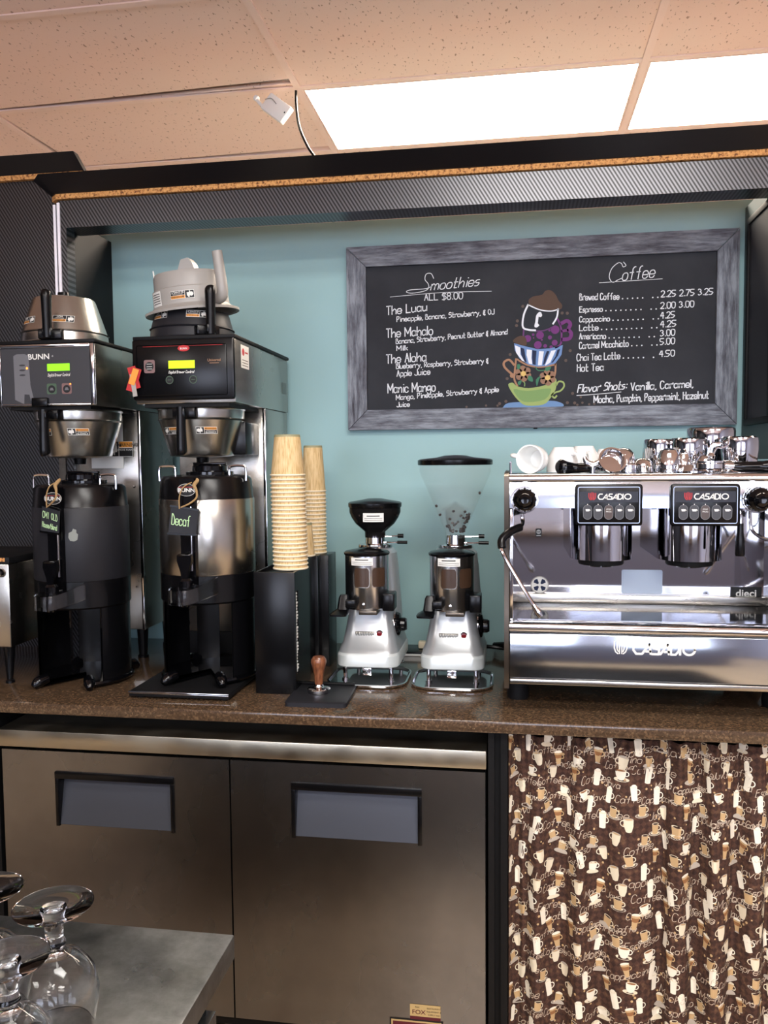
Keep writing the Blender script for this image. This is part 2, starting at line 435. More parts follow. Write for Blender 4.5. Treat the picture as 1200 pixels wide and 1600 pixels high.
def root(name, label, cat, loc=(0, 0, 0), rz=0, group=None, rot=None):
    o = bpy.data.objects.new(name, None); COL.objects.link(o); o.empty_display_size = .05
    o.location = loc; o.rotation_euler = rot or (0, 0, rz); o['label'] = label; o['category'] = cat
    if group: o['group'] = group
    return o
def tag(o, label=None, cat=None, group=None, kind=None):
    for k, w in (('label', label), ('category', cat), ('group', group), ('kind', kind)):
        if w: o[k] = w
    return o
def struct(o, label, cat): return tag(o, label, cat, kind='structure')
def copy_tree(o, parent=None):
    c = o.copy(); COL.objects.link(c)
    if parent: c.parent = parent
    for ch in list(o.children): copy_tree(ch, c)
    return c

# ================================================================== LARGE STRUCTURE
CT = 0.918                                            # worktop height
g = G('floor'); g.box(-4, 3.6, -4, 4.9, -.05, 0); struct(g.build('floor'), 'beige tiled floor behind and under the coffee counter', 'floor')
g = G('black_matte'); g.box(-1.6, 1.2, -.5, .95, 0, .012, .004); tag(g.build('reflection_mat'), 'dark mat added on the aisle floor to darken the fridge door reflections', 'mat')  # unseen mat, added to darken what the fridge doors mirror
M['reflection_slate'] = P('slate_blue_for_reflections', (118, 120, 142), .5)  # colour picked for what the espresso machine's panels reflect
g = G(['reflection_slate', 'quartz']); g.box(-2.2, 1.9, -1.75, -1.15, 0, 1.0, 0, 0); g.box(-2.25, 1.95, -1.8, -1.1, 1.0, 1.04, .004, 1); tag(g.build('reflection_counter'), 'slate-blue counter block added behind the camera for the steel to reflect', 'counter')  # out of view, added as a reflection for the polished steel
# room walls
g = G('laminate'); g.box(-4.05, -4, -4, 2.4, 0, 3.2); g.mats.append(M['roomwall']); g.box(-4.05, -4, 2.4, 4.9, 0, 3.2, 0, 1); struct(g.build('wall_left'), 'room wall on the left side, coloured dark for reflections up to the niche', 'wall')  # front stretch coloured dark so the ribbed left panel reflects little light
g = G('roomwall'); g.box(3.6, 3.65, -4, 4.9, 0, 3.2); struct(g.build('wall_right'), 'plain painted room wall on the right side', 'wall')
g = G('roomwall'); g.box(-4, 3.6, 4.9, 4.95, 0, 3.2); struct(g.build('wall_back'), 'plain painted room wall far beyond the coffee niche', 'wall')
g = G('roomwall')
for x0, x1 in ((-4, -2.7), (-.7, .5), (2.5, 3.6)): g.box(x0, x1, -4.05, -4, 0, 3.2)
for x0, x1 in ((-2.7, -.7), (.5, 2.5)): g.box(x0, x1, -4.05, -4, 0, .85); g.box(x0, x1, -4.05, -4, 2.45, 3.2)
struct(g.build('wall_front'), 'painted shopfront wall with two windows facing the counter', 'wall')
for i, x in enumerate((-1.7, 1.5)):
    g = G('whiteplastic')
    for a in (-1, 0, 1): g.box(x + a * .98 - .02, x + a * .98 + .02, -4.04, -3.98, .85, 2.45)
    for z in (.85, 2.41): g.box(x - 1, x + 1, -4.04, -3.98, z, z + .04)
    o = struct(g.build('window_%d' % (i + 1)), ['shop window left of centre opposite the counter', 'shop window right of centre opposite the counter'][i], 'window')
    g = G('winglow'); g.box(x - 1, x + 1, -4.1, -4.09, .85, 2.45); g.build('pane', o)
# back wall of the niche, teal, and its side walls
g = G('teal'); g.box(-1.36, .70, 2.6, 2.66, CT - .03, 2.26)
struct(g.build('wall_niche_back'), 'teal painted back wall of the coffee niche', 'wall')
g = G('black_matte'); g.box(-1.345, -1.312, 2.34, 2.6, CT, 2.235)
struct(g.build('wall_niche_left'), 'dark narrow side wall at the left end of the teal niche', 'wall')
g = G(['teal_shade'])
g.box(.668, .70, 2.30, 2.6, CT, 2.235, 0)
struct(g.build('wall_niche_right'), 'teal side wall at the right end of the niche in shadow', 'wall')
g = G('carbon'); g.box(-2.3, -1.345, 2.43, 2.47, CT, 2.40)
struct(g.build('wall_panel_left'), 'ribbed black laminate wall panel left of the niche post', 'wall')
# left fascia (further back and higher)
g = G(['laminate', 'osb'])
g.add([(-2.3, 2.418, 2.403), (-1.302, 2.418, 2.403), (-1.302, 2.445, 2.403), (-2.3, 2.445, 2.403), (-2.3, 2.385, 2.452), (-1.318, 2.385, 2.452), (-1.318, 2.412, 2.452), (-2.3, 2.412, 2.452)], [(0, 1, 2, 3), (4, 5, 6, 7), (0, 1, 5, 4), (1, 2, 6, 5), (2, 3, 7, 6), (3, 0, 4, 7)], 0)
g.box(-2.3, -1.306, 2.414, 2.445, 2.388, 2.4025, 0, 1)
struct(g.build('trim_1'), 'short black fascia with raw chipboard edge, upper left', 'trim')
# header over the niche: weave face, chipboard edge, leaning top fascia, chamfered left corner
X0, X1, YF = -1.322, 1.6, 2.30
g = G('carbon')
g.prism([(X0 + .0, YF), (X1, YF), (X1, YF + .09), (X0 + .015, YF + .09), (X0 - .02, YF + .02)], 2.20, 2.278, 'xy')
struct(g.build('beam_header'), 'ribbed black header beam above the teal niche', 'beam')
g = G('osb')
g.prism([(X0 - .003, YF - .008), (X1, YF - .008), (X1, YF + .09), (X0 - .028, YF + .09), (X0 - .028, YF + .014)], 2.281, 2.2955, 'xy')
struct(g.build('trim_2'), 'raw chipboard edge running along the header beam', 'trim')
g = G('laminate')
zb, zt = 2.296, 2.338
bot = [(X0 - .03, YF + .015, zb), (X0 - .004, YF - .012, zb), (X1, YF - .012, zb), (X1, YF + .005, zb), (X0 + .004, YF + .005, zb), (X0 - .018, YF + .028, zb)]
top = [(X0 - .075, YF - .005, zt), (X0 - .028, YF - .058, zt), (X1, YF - .058, zt), (X1, YF - .04, zt), (X0 - .02, YF - .04, zt), (X0 - .063, YF + .008, zt)]
n = 6; g.add(bot + top, [list(range(n)), list(range(n, 2 * n))] + [(i, (i + 1) % n, (i + 1) % n + n, i + n) for i in range(n)])
g.box(X0, X1, YF - .03, YF + .09, 2.325, 2.335)
struct(g.build('trim_3'), 'smooth black top fascia leaning out above the chipboard edge', 'trim')
# posts
g = G(['carbon', 'strip_sheen'])
g.prism([(X0, YF), (X0 + .022, YF), (X0 + .022, YF + .045), (X0 - .02, YF + .045), (X0 - .02, YF + .02)], CT, 2.20, 'xy')
p = g.build('post_left'); struct(p, 'narrow ribbed black post with metal corner strips whitened for their sheen left of the niche', 'post')
g = G('strip_sheen'); g.box(X0 - .0255, X0 - .0175, YF + .012, YF + .022, 1.55, 2.272); g.build('corner_strip', p)
g = G('strip_sheen'); g.box(X0 - .004, X0 + .004, YF - .004, YF + .003, 1.55, 2.272); g.build('corner_strip', p)
g = G('laminate'); g.box(.70, .78, YF, 2.66, CT, 2.20)
struct(g.build('post_right'), 'smooth black post closing the right end of the niche', 'post')
# dark framed board on the right side wall
rt = root('framed_panel', 'dark blank framed panel hanging on the shadowed side wall at right edge', 'panel', (.668, 2.45, 1.6))
g = G('black_matte'); 
g.box(-.009, 0, -.14, .10, 0, .018, .002); g.box(-.009, 0, -.14, .10, .57, .588, .002); g.box(-.009, 0, .08, .10, .018, .57, .002); g.box(-.009, 0, -.14, -.12, .018, .57, .002)
g.build('frame', rt)
g = G('dark'); g.box(-.004, 0, -.12, .08, .018, .57); g.build('board', rt)

# ---------------------------------------------------------------- ceiling
ZC = 2.84
g = G('plenum'); g.box(-4, 3.6, -4, 4.9, ZC + .16, ZC + .2); ceil = struct(g.build('ceiling'), 'suspended ceiling of fissured tiles in a painted grid', 'ceiling')
XL = [-.764 + 1.2 * k for k in range(-2, 4)]
YL = [2.35 + .61 * k for k in range(-2, 5)]
g = G('tile'); g.box(-4, 3.6, -4, YL[0], ZC + .004, ZC + .02); g.box(-4, XL[0], YL[0], 4.9, ZC + .004, ZC + .02); g.box(XL[-1], 3.6, YL[0], 4.9, ZC + .004, ZC + .02); g.box(XL[0], XL[-1], YL[-1], 4.9, ZC + .004, ZC + .02)
g.build('ceiling_field', ceil)
tm = None
LIGHTS = [(1, 3), (2, 3), (3, 3)]
LIGHTS = [(XL[2], YL[3]), (XL[3], YL[3])]
for i in range(5):
    for j in range(6):
        x, y = XL[i], YL[j]
        if (x, y) in LIGHTS: continue
        if tm is None:
            g = G('tile'); g.box(.008, 1.192, .008, .602, 0, .014, .003, seg=1); o = g.build('ceiling_tile', ceil); tm = o.data
        else: o = bpy.data.objects.new('ceiling_tile', tm); COL.objects.link(o); o.parent = ceil
        o.location = (x, y, ZC + .004)
        if (i, j) == (1, 3): o.rotation_euler = (0, 0, R_(-2.2)); o.location = (x - .002, y + .010, ZC + .006); o['label'] = 'slightly displaced ceiling tile next to the lit panel'
        if (i, j) == (1, 2): o.rotation_euler = (0, 0, R_(-2.4)); o.location = (x, y - .004, ZC + .006)
gx = G('grid'); gx.box(-.0125, .0125, YL[0], YL[-1], -.002, .004); gx.box(-.002, .002, YL[0], YL[-1], .004, .03)
for i, x in enumerate(XL):
    if i == 0: o = gx.build('grid_bar', ceil); gm = o.data
    else: o = bpy.data.objects.new('grid_bar', gm); COL.objects.link(o); o.parent = ceil
    o.location = (x, 0, ZC)
gm2 = None
for i in range(5):
    for y in YL:
        if gm2 is None: gx = G('grid'); gx.box(.0125, 1.1875, -.0125, .0125, -.001, .0035); gx.box(.0125, 1.1875, -.002, .002, .0035, .03); o = gx.build('grid_bar', ceil); gm2 = o.data
        else: o = bpy.data.objects.new('grid_bar', gm2); COL.objects.link(o); o.parent = ceil
        o.location = (XL[i], y, ZC)
def troffer(x, y, label, power=0):
    r = root('ceiling_light', label, 'ceiling light', (x + .6, y + .305, ZC), group=None)
    g = G('grid'); g.box(-.586, .586, -.291, -.284, -.002, .02); g.box(-.586, .586, .284, .291, -.002, .02); g.box(-.586, -.579, -.284, .284, -.002, .02); g.box(.579, .586, -.284, .284, -.002, .02)
    g.build('frame', r)
    g = G('troffer'); g.box(-.579, .579, -.284, .284, .001, .008); g.build('diffuser', r)
    return r
troffer(XL[2], YL[3], 'lit fluorescent ceiling panel beside the hanging white box')
troffer(XL[3], YL[3], 'lit fluorescent ceiling panel cut by the right edge of the photo')
for x, y, w in ((-.1, -1.3, 1.3), (-2.5, -1.3, .6), (1.9, -1.3, 1), (-.1, -3.0, 1), (.3, .42, .8)):
    area('ceiling_lamp', (x, y, ZC - .01), (0, 0, 0), 1.15, .55, 52 * w, (1.0, .97, .93))

# white box hanging from the ceiling and the dark cable
rt = root('wireless_access_box', 'small white box dangling from the ceiling grid beside the lit panel', 'box', (-.884, 2.93, 2.80))
rt.rotation_euler = (R_(-14), R_(-50), 0)
g = G(['whiteplastic', 'black']); g.box(-.032, .032, -.013, .013, -.128, -.02, .004); g.box(.0, .006, -.0135, -.0125, -.122, -.118, 0, 1); g.build('housing', rt)
g = G('whiteplastic'); g.tube([(-.022, .0, -.03), (-.020, .003, .0), (-.014, .005, .028)], .006, 8); g.lathe([(0, -.010), (.010, -.006), (.010, .006), (0, .010)], (-.012, .005, .03), 10); g.build('bracket', rt)
g = G('greyplastic'); g.tube([(.0, -.014, -.02), (.014, -.02, -.045), (.01, -.014, -.07)], .0016, 6); g.build('wire', rt)
g = G(['black']); g.tube([(-.775, 2.975, ZC + .01), (-.773, 2.965, 2.79), (-.757, 2.94, 2.70), (-.722, 2.92, 2.62), (-.682, 2.9, 2.555), (-.63, 2.87, 2.42), (-.60, 2.78, 2.2), (-.6, 2.78, 1.3)], .0048, 8)
tag(g.build('black_cable'), 'thin dark cable dropping from the ceiling behind the header', 'cable')

# ================================================================== COUNTER, FRIDGE, CURTAIN
g = G('quartz'); g.box(-2.0, .95, 1.85, 2.598, CT - .029, CT, .005)
struct(g.build('countertop'), 'speckled brown quartz countertop under the coffee machines', 'countertop')
g = G('black_matte')
g.box(-2.0, .95, 2.06, 2.08, 0, CT - .03); g.box(-.059, -.045, 1.9, 2.06, 0, CT - .03); g.box(-.03, -.014, 1.91, 2.06, 0, CT - .03); g.box(-.045, -.03, 1.925, 2.06, 0, CT - .03); g.box(-1.36, -1.318, 1.91, 2.06, 0, CT - .03)
struct(g.build('counter_support'), 'black support panels under the countertop beside the fridge', 'panel')
fr = root('undercounter_fridge', 'stainless two-door undercounter fridge below the brown countertop', 'fridge', (-.685, 1.9, 0))
g = G('black_matte'); g.box(-.617, .62, .03, .155, .08, .776); g.build('body', fr)
g = G('band'); g.box(-.625, .622, -.004, .155, .787, .831, .003); g.build('top_band', fr)
def fdoor(x0, x1, hx0, hx1, z0, z1, label):
    g = G('door'); zt = .779
    g.box(x0, x1, 0, .03, .12, z0, 0); g.box(x0, x1, 0, .03, z1, zt, 0); g.box(x0, hx0, 0, .03, z0, z1); g.box(hx1, x1, 0, .03, z0, z1)
    d = g.build('door', fr); d['label'] = label
    # recess: angled scoop with black rim
    h = G('recess'); h.add([(hx0 + .004, .030, z1), (hx1, .030, z1), (hx1, .001, z0 + .0), (hx0 + .004, .001, z0), (hx0 + .004, .034, z1), (hx1, .034, z1), (hx1, .005, z0 - .002), (hx0 + .004, .005, z0 - .002)], [(0, 1, 2, 3), (4, 5, 6, 7), (0, 4, 5, 1), (1, 5, 6, 2), (2, 6, 7, 3), (3, 7, 4, 0)]); h.build('handle', d)
    h = G('black'); h.box(hx0 - .006, hx1 + .006, -.005, .032, z1 - .012, z1 + .006, .0015); h.box(hx0 - .006, hx0 + .004, -.004, .030, z0 - .004, z1 - .012, .0015); h.box(hx1 - .004, hx1 + .006, -.004, .030, z0 - .004, z1 - .012, .0015); h.build('handle_rim', d)
    return d
d1 = fdoor(-.614, -.006, -.462, -.155, .590, .722, 'left fridge door')
d2 = fdoor(-.002, .619, .157, .464, .598, .726, 'right fridge door with a dealer sticker')
g = G(['c_tan', 'red', 'ink']); f = FY(0, 0, 0)
f0 = FY(.438, 0, .164)
g.mats[0] = P('sticker_gold', (186, 160, 110), .5); g.mats[1] = P('sticker_maroon', (84, 22, 34), .5)
g.rect(f0, 0, .074, .006, .036, 0, .0004, 1); g.rect(f0, 0, .074, -.002, .006, 1, .0005, 1)
g.text(f0, 'FOX', .022, .012, .015, 1, .0008, .01, sx=1.1); g.text(f0, 'FAX', .018, .027, .006, 2, .0008)
for k, t in enumerate(('RESTAURANT', 'EQUIPMENT &', 'SUPPLY INC')): g.text(f0, t, .058, .026 - k * .008, .0055, 2, .0008, al='C')
g.rect(f0, -.05, .08, -.06, -.002, 2, .0004, 1); g.rect(f0, -.046, .076, -.06, -.006, 0, .0006, 1); g.rect(f0, -.042, .072, -.06, -.010, 1, .0008, 1)
g.build('dealer_sticker', d2)['label'] = 'gold and dark red dealer sticker'

# curtain
cx0, cx1, czt, czb = -.012, .80, .856, .02
def fold(x, t):       # t 0 at top .. 1 at the bottom
    A = .007 + .012 * min(t * 3, 1)
    ph = 2 * pi * (x / .096) + 1.3 * sin(x * 13) + .5 * sin(x * 31 + 1)
    y = A * sin(ph) - .010 * min(t * 4, 1) * max(0, sin(x * 41 + 2.0 * sin(x * 17))) ** 8 + .003 * sin(ph * 2.1 + 3 * t) + .006 * sin(x * 9 + t * 2)
    if t < .08: y += .003 * sin(x * 260 + 2 * sin(x * 40))
    return 1.945 + y
NX, NZ = 520, 40
xs = [cx0 + (cx1 - cx0) * i / NX for i in range(NX + 1)]
sarc = [0.0]
for i in range(NX): sarc.append(sarc[-1] + sqrt((xs[i + 1] - xs[i]) ** 2 + (fold(xs[i + 1], .5) - fold(xs[i], .5)) ** 2))
import bisect
def x_of_s(s):
    i = min(max(bisect.bisect_right(sarc, s) - 1, 0), NX - 1); k = (s - sarc[i]) / (sarc[i + 1] - sarc[i]); return xs[i] + (xs[i + 1] - xs[i]) * k
def FC(u, v, l):      # fabric coordinates -> space, lifted off the cloth
    x = x_of_s(min(max(u, 0), sarc[-1])); t = min(max((czt - v) / (czt - czb), 0), 1)
    y = fold(x, t); e = .0005; dy = (fold(x + e, t) - fold(x - e, t)) / (2 * e); nn = Vector((dy, -1, 0)).normalized()
    return (x + nn.x * (l + .0007), y + nn.y * (l + .0007), v)
me = bpy.data.meshes.new('curtain')
V = [(x, fold(x, j / NZ), czt + (czb - czt) * j / NZ) for j in range(NZ + 1) for x in xs]
F = [(j * (NX + 1) + i, (j + 1) * (NX + 1) + i, (j + 1) * (NX + 1) + i + 1, j * (NX + 1) + i + 1) for j in range(NZ) for i in range(NX)]
me.from_pydata(V, [], F); uvl = me.uv_layers.new(name='UVMap')
for l in me.loops: k = l.vertex_index; uvl.data[l.index].uv = (sarc[k % (NX + 1)], V[k][2])
me.polygons.foreach_set('use_smooth', [True] * len(F)); me.materials.append(M['cloth'])
curt = bpy.data.objects.new('curtain', me); COL.objects.link(curt)
tag(curt, 'brown gathered curtain printed with coffee cups and words, under the counter', 'curtain')
g = G('black_matte'); g.tube([(cx0, 1.945, .870), (cx1, 1.945, .870)], .006, 8, sm=0); tag(g.build('curtain_rod'), 'black rod the coffee print curtain hangs from', 'rod')
# printed motifs, following the folds
pg = G(['p_cream', 'p_white', 'p_cof', 'p_tan', 'p_line', 'p_dark', 'p_grey']); pr = random.Random(5)
def mot(kind, u, v, s, a):
    ca, sa = cos(a), sin(a)
    def f(x, y, l): return FC(u + (x * ca - y * sa) * s, v + (x * sa + y * ca) * s, l)
    def sub(pts): 
        out = []
        for i in range(len(pts)):
            p, q = pts[i], pts[(i + 1) % len(pts)]; out += [p, ((p[0] + q[0]) / 2, (p[1] + q[1]) / 2)]
        return out
    def band(y0, y1, w0, w1, mi, l, n=4):
        vs = []
        for k in range(n + 1):
            t = k / n * 2 - 1; vs += [f(t * w0, y0 - .06 * (1 - t * t), l), f(t * w1, y1 - .06 * (1 - t * t) * (1 if mi != 2 else 1), l)]
        pg.add(vs, [(2 * k, 2 * k + 2, 2 * k + 3, 2 * k + 1) for k in range(n)], mi)
    def ell(x, y, rx, ry, mi, l, n=12): pg.disc(f, x, y, rx, mi, l, n, ry)
    def handle(x, y, r, mi=0, sgn=1): pg.ribbon([(x + sgn * r * 1.1 * sin(pi * k / 6), y + r * cos(pi * k / 6)) for k in range(7)], .07, f, mi, .0006)
    if kind == 0:      # cup on saucer
        ell(0, -.42, .62, .2, 6, 0); ell(0, -.40, .5, .14, 5, .0002); ell(0, -.38, .42, .12, 0, .0003)
        band(-.4, .32, .26, .34, 2 if pr.random() < .0 else 3, .0005); ell(0, .34, .34, .1, 0, .0007); ell(0, .33, .27, .07, 5, .0009); handle(.32, .02, .18)
    elif kind == 1:    # tall mug
        band(-.6, .55, .25, .29, 1, .0004); ell(0, .56, .29, .09, 0, .0006); ell(.02, .62, .2, .12, 1, .0007); handle(.28, .05, .22, 1)
    elif kind == 2:    # latte glass
        band(-.55, .0, .16, .24, 3, .0004); band(.0, .3, .24, .32, 2, .0005); band(.3, .5, .33, .35, 3, .0006); ell(0, .5, .35, .11, 1, .0008); ell(0, -.58, .22, .06, 6, .0004); handle(.28, .12, .16, 3)
    elif kind == 3:    # rounded mug
        band(-.5, -.1, .2, .33, 0, .0004); band(-.1, .42, .33, .36, 0, .0004); ell(0, .43, .36, .1, 6, .0006); ell(0, .42, .28, .06, 3, .0008); handle(-.34, .1, .22, 0, -1)
    elif kind == 4:    # wide cappuccino cup
        ell(.02, -.38, .6, .18, 0, 0); band(-.38, -.1, .2, .36, 1, .0004); band(-.1, .3, .36, .42, 1, .0004); ell(0, .31, .42, .11, 0, .0006); ell(0, .30, .34, .07, 2, .0008); handle(.4, .08, .17, 1)
WORDS = ['Coffee', 'Caffe', 'Latte', 'Java', 'Mocha', 'Espresso', 'Cappuccino', 'Coffee']
row = 0; v = czt - .012; umax = sarc[-1] - .02
while v > .04:
    u = .008 + (row % 2) * .029 + (row // 2 % 2) * .012
    while u < umax:
        k = pr.choice([0, 0, 1, 1, 2, 3, 4]); a = pr.uniform(-.25, .25)
        mot(k, u, v + pr.uniform(-.009, .009), pr.uniform(.027, .033), a)
        if pr.random() < .6:
            wd = pr.choice(WORDS); cap = pr.uniform(.014, .020)
            pg.hand(FC, wd, u + .018, v - .026 + pr.uniform(-.004, .004), cap, .0014, 4, .0002, slant=.25, rise=pr.uniform(-.1, .2))
        for q in range(2): pg.disc(FC, u + pr.uniform(-.02, .03), v + pr.uniform(-.03, .03), pr.uniform(.002, .0035), 3, 0, 6)
        u += pr.uniform(.060, .070)
    v -= .038; row += 1
pg.uv = True
tag(pg.build('printed_motif', curt), 'cream and tan coffee cups and lettering print', kind='stuff')

# ================================================================== CHALKBOARD
cb = root('chalkboard', 'large chalk menu board in a whitewashed wood frame on the teal wall', 'chalkboard', (.065, 2.572, 1.605))
def fb(poly, mt):
    g = G(mt); g.prism(poly, 0, .024); return g.build('frame_board', cb)
Wd, Hh, fw = .5825, .568, .062
fb([(-Wd, 0), (Wd, 0), (Wd - fw, fw), (-Wd + fw, fw)], 'wash_h'); fb([(-Wd, Hh), (-Wd + fw, Hh - fw), (Wd - fw, Hh - fw), (Wd, Hh)], 'wash_h')
fb([(-Wd, .002), (-Wd + fw - .001, fw + .001), (-Wd + fw - .001, Hh - fw - .001), (-Wd, Hh - .002)], 'wash_v'); fb([(Wd, .002), (Wd, Hh - .002), (Wd - fw + .001, Hh - fw - .001), (Wd - fw + .001, fw + .001)], 'wash_v')
g = G('slate'); g.box(-Wd + fw, Wd - fw, .010, .020, fw, Hh - fw); g.build('slate', cb)
fs = lambda u, v, l: (u - .065, .010 - .0006 - l, v - 1.605)      # u, v = world x, z on the slate
def line(st, x0, z0, x1, z1, cap, w=.0022, slant=0, name='lettering', mt='chalk'):
    g = G(mt); g.hand(fs, st, x0, z0, cap, w * 1.2, 0, 0, slant, fit=None if x1 is None else (x1 - x0), rise=(z1 - z0) / (x1 - x0)); g.uv = True; return g.build(name, cb)
def swash(pts, w=.002, mt='chalk', name='chalk_stroke'):
    g = G(mt); g.ribbon([(p[0], p[1]) for p in catmull([(a, b, 0) for a, b in pts], 6)], w, fs); g.uv = True; return g.build(name, cb)
line('moothies', -.255, 2.033, -.108, 2.041, .030, .0022, .3)
swash([(-.245, 2.068), (-.253, 2.083), (-.268, 2.082), (-.272, 2.066), (-.262, 2.052), (-.262, 2.038), (-.278, 2.030), (-.312, 2.026), (-.330, 2.030), (-.318, 2.036), (-.27, 2.038), (-.25, 2.045)])
swash([(-.381, 2.017), (-.22, 2.024), (-.068, 2.022)], .0014)
line('ALL $8.00', -.274, 2.002, -.156, 2.003, .019, .002)
line('The Luau', -.393, 1.962, -.267, 1.971, .026, .0026); line('Pineapple, Banana, Strawberry, & OJ', -.361, 1.940, -.060, 1.953, .0150, .0021)
line('The Mahalo', -.394, 1.892, -.249, 1.897, .027, .0026); line('Banana, Strawberry, Peanut Butter & Almond', -.364, 1.872, -.020, 1.891, .0150, .0021); line('Milk', -.362, 1.851, -.328, 1.852, .0145, .0021)
line('The Aloha', -.395, 1.812, -.270, 1.817, .027, .0026); line('Blueberry, Raspberry, Strawberry &', -.364, 1.795, -.078, 1.805, .0150, .0021); line('Apple Juice', -.362, 1.771, -.258, 1.775, .018, .0021)
line('Manic Mango', -.391, 1.720, -.242, 1.723, .028, .0026); line('Mango, Pineapple, Strawberry & Apple', -.365, 1.698, -.047, 1.717, .0150, .0021); line('Juice', -.363, 1.676, -.323, 1.677, .0145, .0021)
line('offee', .318, 2.038, .410, 2.044, .036, .0022, .25)
swash([(.322, 2.092), (.329, 2.082), (.321, 2.078), (.316, 2.088), (.306, 2.090), (.288, 2.074), (.281, 2.050), (.291, 2.034), (.306, 2.040), (.320, 2.046)])
swash([(.252, 2.034), (.34, 2.036), (.434, 2.038)], .0014)
rows = [('Brewed Coffee', 1.985, .310, 1.983, .0185, '2.25 2.75 3.25', .431, .577, 9), ('Espresso', 1.949, .262, 1.949, .016, '2.00 3.00', .430, .524, 12), ('Cappuccino', 1.920, .283, 1.920, .0155, '4.25', .430, .470, 9),
        ('Latte', 1.894, .250, 1.894, .017, '4.25', .430, .474, 12), ('Americano', 1.869, .272, 1.868, .017, '3.00', .430, .471, 9), ('Caramel Macchiato', 1.840, .338, 1.843, .019, '5.00', .430, .471, 4), ('Chai Tea Latte', 1.804, .314, 1.807, .020, '4.50', .428, .471, 6)]
for nm, z, xe, ze, cap, pr_, px0, px1, nd_ in rows:
    line(nm, .195 if z > 1.83 else .188, z, xe, ze, cap, .0022); line(pr_, px0, ze + .002, px1, ze + .004, .0175, .0022)
    g = G('chalk'); a = xe + .010
    while a < .424:
        if not (.383 < a < .397): g.disc(fs, a, ze + .0015, .0022, 0, 0, 8)
        a += .0145
    g.uv = True; g.build('dotted_line', cb)
line('Hot Tea', .189, 1.772, .266, 1.774, .021, .0024)
line('Flavor Shots:', .190, 1.709, .333, 1.717, .023, .0026, .25); line('Vanilla, Caramel,', .347, 1.712, .525, 1.718, .022, .0026)
swash([(.188, 1.700), (.25, 1.703), (.318, 1.708)], .0018)
line('Mocha, Pumpkin, Peppermint, Hazelnut', .239, 1.677, .569, 1.684, .021, .0026)
# drawn stack of cups: pixel-free board coordinates, d = (x, z) world
def dr(name, items):
    mts = []; g = G('chalk'); g.mats = []
    for it in items:
        mt = it[1]
        if mt not in mts: mts.append(mt); g.mats.append(M[mt])
        mi = mts.index(mt); lift = it[3] if len(it) > 3 else 0
        if it[0] == 'p': g.poly([(a.x, a.y) for a in catmull([(x, z, 0) for x, z in it[2]], 3, True)], fs, mi, lift)
        elif it[0] == 'h': g.poly(it[2], fs, mi, lift)
        elif it[0] == 'l': g.ribbon([(a.x, a.y) for a in catmull([(x, z, 0) for x, z in it[2]], 6)], it[4], fs, mi, lift)
        elif it[0] == 'c': g.disc(fs, *it[2], mi, lift)
    g.uv = True; return g.build(name, cb)
# board mapping of the drawing: (i, j) in the zoomed study -> board
def D(*p): return [(-.045 + a / 914 * .2345, 2.043 - b / 1600 * .403 + (a - 450) * -.0) for a, b in p]
def Dc(a, b, r): q = D((a, b))[0]; return (q[0], q[1], r * .2345 / 914)
dr('drawn_saucer', [('p', 'c_plate', D((50, 1480), (110, 1435), (300, 1425), (600, 1418), (700, 1435), (755, 1465), (720, 1495), (400, 1500), (70, 1505)))])
dr('drawn_cup', [('p', 'c_lime', D((108, 1210), (160, 1190), (215, 1235), (350, 1260), (520, 1235), (640, 1190), (650, 1150), (672, 1170), (665, 1280), (600, 1390), (520, 1462), (320, 1470), (220, 1400), (140, 1290)), .0004),
                 ('p', 'c_lime2', D((170, 1270), (330, 1295), (560, 1270), (610, 1290), (540, 1400), (340, 1430), (240, 1390)), .0006),
                 ('l', 'c_lime', D((672, 1230), (700, 1190), (750, 1200), (760, 1250), (720, 1300), (660, 1320), (620, 1350), (650, 1385), (675, 1360)), .0004, .005)])['label'] = 'lime green chalk cup'
fl = []
for cx_, cy_ in ((285, 1085), (570, 1140)):
    for k in range(6): fl.append(('c', 'c_flower', Dc(cx_ + 58 * cos(k * pi / 3 + .4), cy_ + 58 * sin(k * pi / 3 + .4), 40), .0006))
    fl.append(('c', 'c_yel', Dc(cx_, cy_, 32), .0009))
for a in (((215, 970), (250, 980), (240, 1030), (215, 1025)), ((350, 1110), (390, 1130), (395, 1185), (340, 1160)), ((225, 1180), (265, 1165), (250, 1215), (225, 1215)), ((545, 1020), (610, 1010), (590, 1050), (550, 1060)), ((440, 1230), (435, 1160), (490, 1115), (470, 1160), (450, 1230))): fl.append(('p', 'c_green', D(*a), .0008))
fl.append(('l', 'c_green', D((430, 1010), (460, 1050), (550, 1050)), .0005, .003)); fl.append(('l', 'c_lime2', D((275, 1175), (300, 1195), (300, 1235)), .0005, .003))
dr('drawn_cup', [('l', 'c_tan', D((175, 975), (120, 915), (60, 940), (65, 1000), (150, 1085), (185, 1100)), .0002, .0065), ('c', 'c_tan', Dc(155, 1105, 28), .0004),
                 ('l', 'c_tan', D((200, 905), (185, 1050), (180, 1150), (215, 1230)), .0003, .0055), ('l', 'c_tan', D((210, 910), (330, 980), (480, 1010), (660, 985)), .0003, .005), ('l', 'c_tan', D((662, 980), (658, 1080), (635, 1160)), .0003, .0055)] + fl)['label'] = 'tan chalk cup with two flowers'
st = []
for a in (((185, 740), (250, 770), (250, 850), (300, 940), (270, 930), (200, 830)), ((325, 795), (385, 805), (380, 900), (390, 975), (350, 965), (322, 860)), ((470, 820), (525, 825), (500, 990), (455, 990)), ((610, 820), (665, 812), (600, 960), (545, 995), (540, 985))): st.append(('h', 'c_white', D(*a), .0008))
